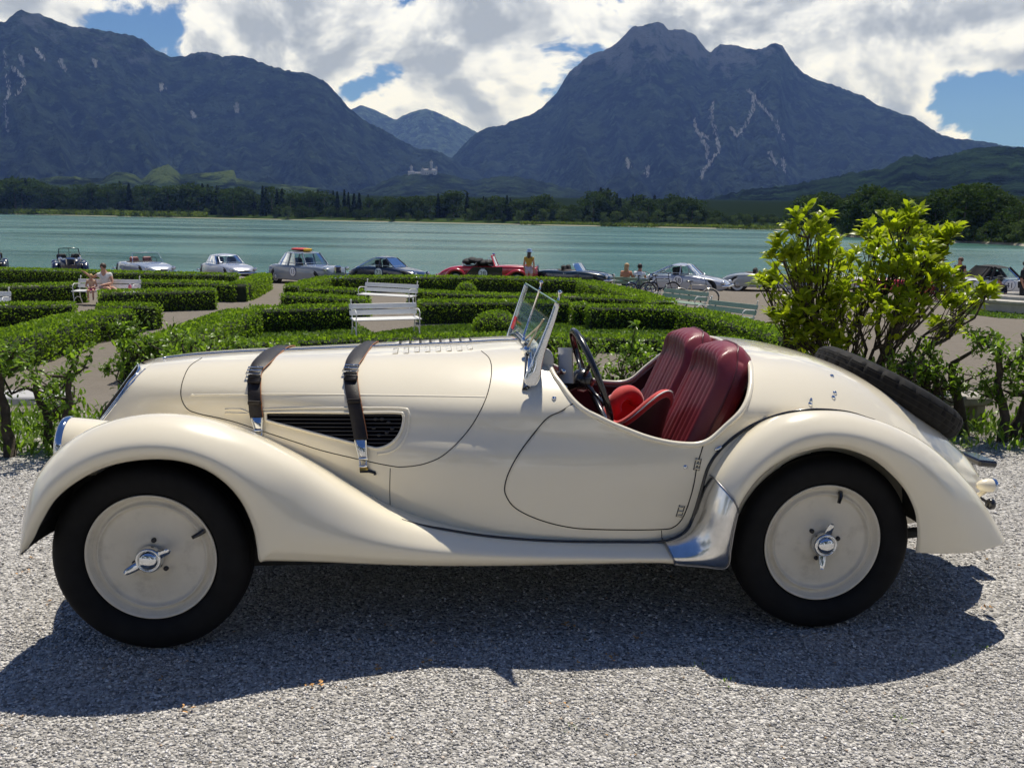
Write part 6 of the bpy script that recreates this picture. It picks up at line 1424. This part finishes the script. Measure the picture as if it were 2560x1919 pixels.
p356 = [(-.5, .50), (-.45, .66), (-.35, .80), (-.22, .87), (0, .86), (.15, .86), (.28, .79), (.40, .70), (.47, .60), (.5, .50)]
sedan = [(-.5, .62), (-.47, .80), (-.40, .90), (-.26, .94), (0, .94), (.15, .96), (.28, .95), (.42, .90), (.48, .82), (.5, .68)]
parked_car(-22, 44, R_(-62), 'black vintage tourer cut off at the end of the row of cars by the lake', 'black', 3.9, 1.5, vint, .34, None, None, dict(x0=-1.1, x1=.25, ws=.42, wt=.28, wz=1.36), True, grille='tall')
parked_car(176, 44, R_(-62), 'navy vintage roadster with separate wings and upright split windscreen', 'navy', 3.7, 1.55, vint, .34, None, None, dict(x0=-1.0, x1=.25, ws=.42, wt=.30, wz=1.42, split=True, fm=PAINT['black'], fr=.025), True, grille='tall')
parked_car(362, 44, R_(-46), 'silver open roadster with a low curved windscreen flashing in the sun', 'silver_blue', 4.15, 1.72, low, .32, None, None, dict(x0=-.85, x1=.30, ws=.62, wt=.30, wz=1.27, seat=mat('pale_red_seat', (0.30, 0.10, 0.09), 0.6)))
parked_car(568, 44, R_(-48), 'silver hardtop roadster with white roof beside the hedge corner', 'silver', 3.85, 1.62, low, .31, None, dict(x0=-.95, x1=.62, r0=-.70, r1=.18, z=1.19, pillars=(4, 20), pr=.03))
taxi = parked_car(767, 42, R_(-38), 'grey vintage taxi saloon with yellow roof sign and number disc', 'grey', 4.45, 1.74, sedan, .34, None, dict(x0=-1.25, x1=.78, r0=-.85, r1=.36, z=1.46, pillars=(4, 13, 20), pr=.04), num=('13', .02, .62), grille='tall')
obj('taxi_sign', Geo().box((.12, 0, 1.60), (.16, .42, .13), ch=.03), mat('taxi_yellow', (0.72, 0.42, 0.02), 0.4), taxi, auto=.7); obj('roof_rack', Geo().tube([(-.75, -.45, 1.56), (.0, -.45, 1.58), (.0, .45, 1.58), (-.75, .45, 1.56)], .015, 6, closed=True), M_DARKMETAL, taxi)
rl = empty('roof_luggage', taxi.location, taxi.rotation_euler[2], label='red covered bundle lying on the roof of the grey taxi', category='luggage'); obj('bundle', Geo().ell((-.42, .05, 1.615), (.62, .36, .075), 20, 10), mat('red_cover', (0.45, 0.03, 0.03), 0.6, vary=0.2), rl); obj('lashing', Geo().tube([(-.42, -.33, 1.60), (-.42, -.1, 1.685), (-.42, .2, 1.685), (-.42, .43, 1.60)], .012, 6), M_BLACK, rl)
parked_car(970, 43, R_(-24), 'midnight blue fastback coupe with number disc on its door', 'midnight', 3.95, 1.66, p356, .32, None, dict(x0=-1.45, x1=.72, r0=-.50, r1=.25, z=1.24, pillars=(6, 15, 20), pr=.03), num=('73', .0, .58))
red = parked_car(1218, 43, R_(-4), 'bright red vintage convertible with black flanks and folded black hood', 'red', 4.9, 1.72, [(-.5, .42), (-.46, .62), (-.38, .84), (-.26, .96), (-.1, .98), (.06, .98), (.18, 1.02), (.32, 1.02), (.43, .99), (.48, .93), (.5, .82)], .36, None, None, dict(x0=-1.05, x1=.28, ws=.55, wt=.32, wz=1.46, split=True, fm=PAINT['red'], fr=.045), True, num=('28', -.03, .62), side_panel=(-.22, .16), grille='tall')
hd = Geo()
for k in range(5): hd.ell((-.95+k*.26, 0, 1.14+.06*math.sin(k*1.4)), (.26, .62, .15), 18, 10, rotm('Y', .25*math.sin(k*2)))
obj('folded_hood', hd, M_SOFT, red); obj('hood_iron', Geo().tube(crom([(-1.15, -.63, 1.12), (-1.0, -.66, .98), (-.6, -.66, 1.0), (-.45, -.65, 1.12)], 14), .02, 6), M_CHROME, red); obj('beacon', Geo().box((.30, 0, 1.52), (.10, .36, .07), ch=.02), mat('blue_beacon', (0.05, 0.06, 0.35), 0.3), red, auto=.7); obj('quarter_light', Geo().tube([(.30, -.56, 1.0), (.12, -.58, 1.02), (.12, -.56, 1.34), (.22, -.52, 1.40)], .014, 6), M_CHROME, red)
parked_car(1432, 43, R_(-24), 'very dark green open sports car with a raked windscreen', 'bottle', 3.95, 1.6, low, .31, None, None, dict(x0=-.75, x1=.30, ws=.55, wt=.28, wz=1.17))
c8 = parked_car(1712, 39.8, R_(-26), 'silver fastback coupe behind the bicycles with blue number patch', 'silver', 4.0, 1.67, p356, .32, None, dict(x0=-1.50, x1=.72, r0=-.50, r1=.25, z=1.25, pillars=(6, 15, 20), pr=.03), num=('58', -.02, .60))
parked_car(1912, 42.5, R_(-20), 'stone grey convertible with whitewall tyres and dark folded hood', 'stone', 4.0, 1.66, p356, .33, None, None, dict(x0=-.95, x1=.30, ws=.55, wt=.30, wz=1.12), white=True)
parked_car(2085, 42, R_(-18), 'cream sports car largely hidden by the bright bush', 'cream', 3.9, 1.6, low, .31, None, None, dict(x0=-.75, x1=.30, ws=.55, wt=.28, wz=1.15))
parked_car(2262, 40, R_(-14), 'red sports car glimpsed through the branches of the bright bush', 'red', 3.9, 1.6, low, .31, None, None, dict(x0=-.75, x1=.30, ws=.55, wt=.28, wz=1.15))
parked_car(2500, 37, R_(-4), 'white convertible with raised black soft top by the crouching man', 'white', 4.75, 1.80, low, .34, None, dict(x0=-1.15, x1=.55, r0=-.75, r1=.12, z=1.27, pillars=(1, 3, 5, 7, 9, 11, 20), pr=.075), soft=M_SOFT, num=('41', .0, .58))
# ------------------------------------------------------------------ haze over the valley
mh = bpy.data.materials.new('haze'); mh.use_nodes = True; t = NT(mh.node_tree); t.n.remove(t.n['Principled BSDF'])
pv = t.node('ShaderNodeVolumePrincipled'); pv.inputs['Color'].default_value = (0.22, 0.40, 1.0, 1); pv.inputs['Density'].default_value = 5.8e-5
pv.inputs['Absorption Color'].default_value = (1, 1, 1, 1); pv.inputs['Anisotropy'].default_value = 0.0
t.l.new(pv.outputs[0], t.n['Material Output'].inputs['Volume'])
obj('haze', Geo().box((0, 5400, 745), (26000, 12800, 1530)), mh, None, smooth=False, kind='stuff', label='blue summer haze over the valley', category='haze')
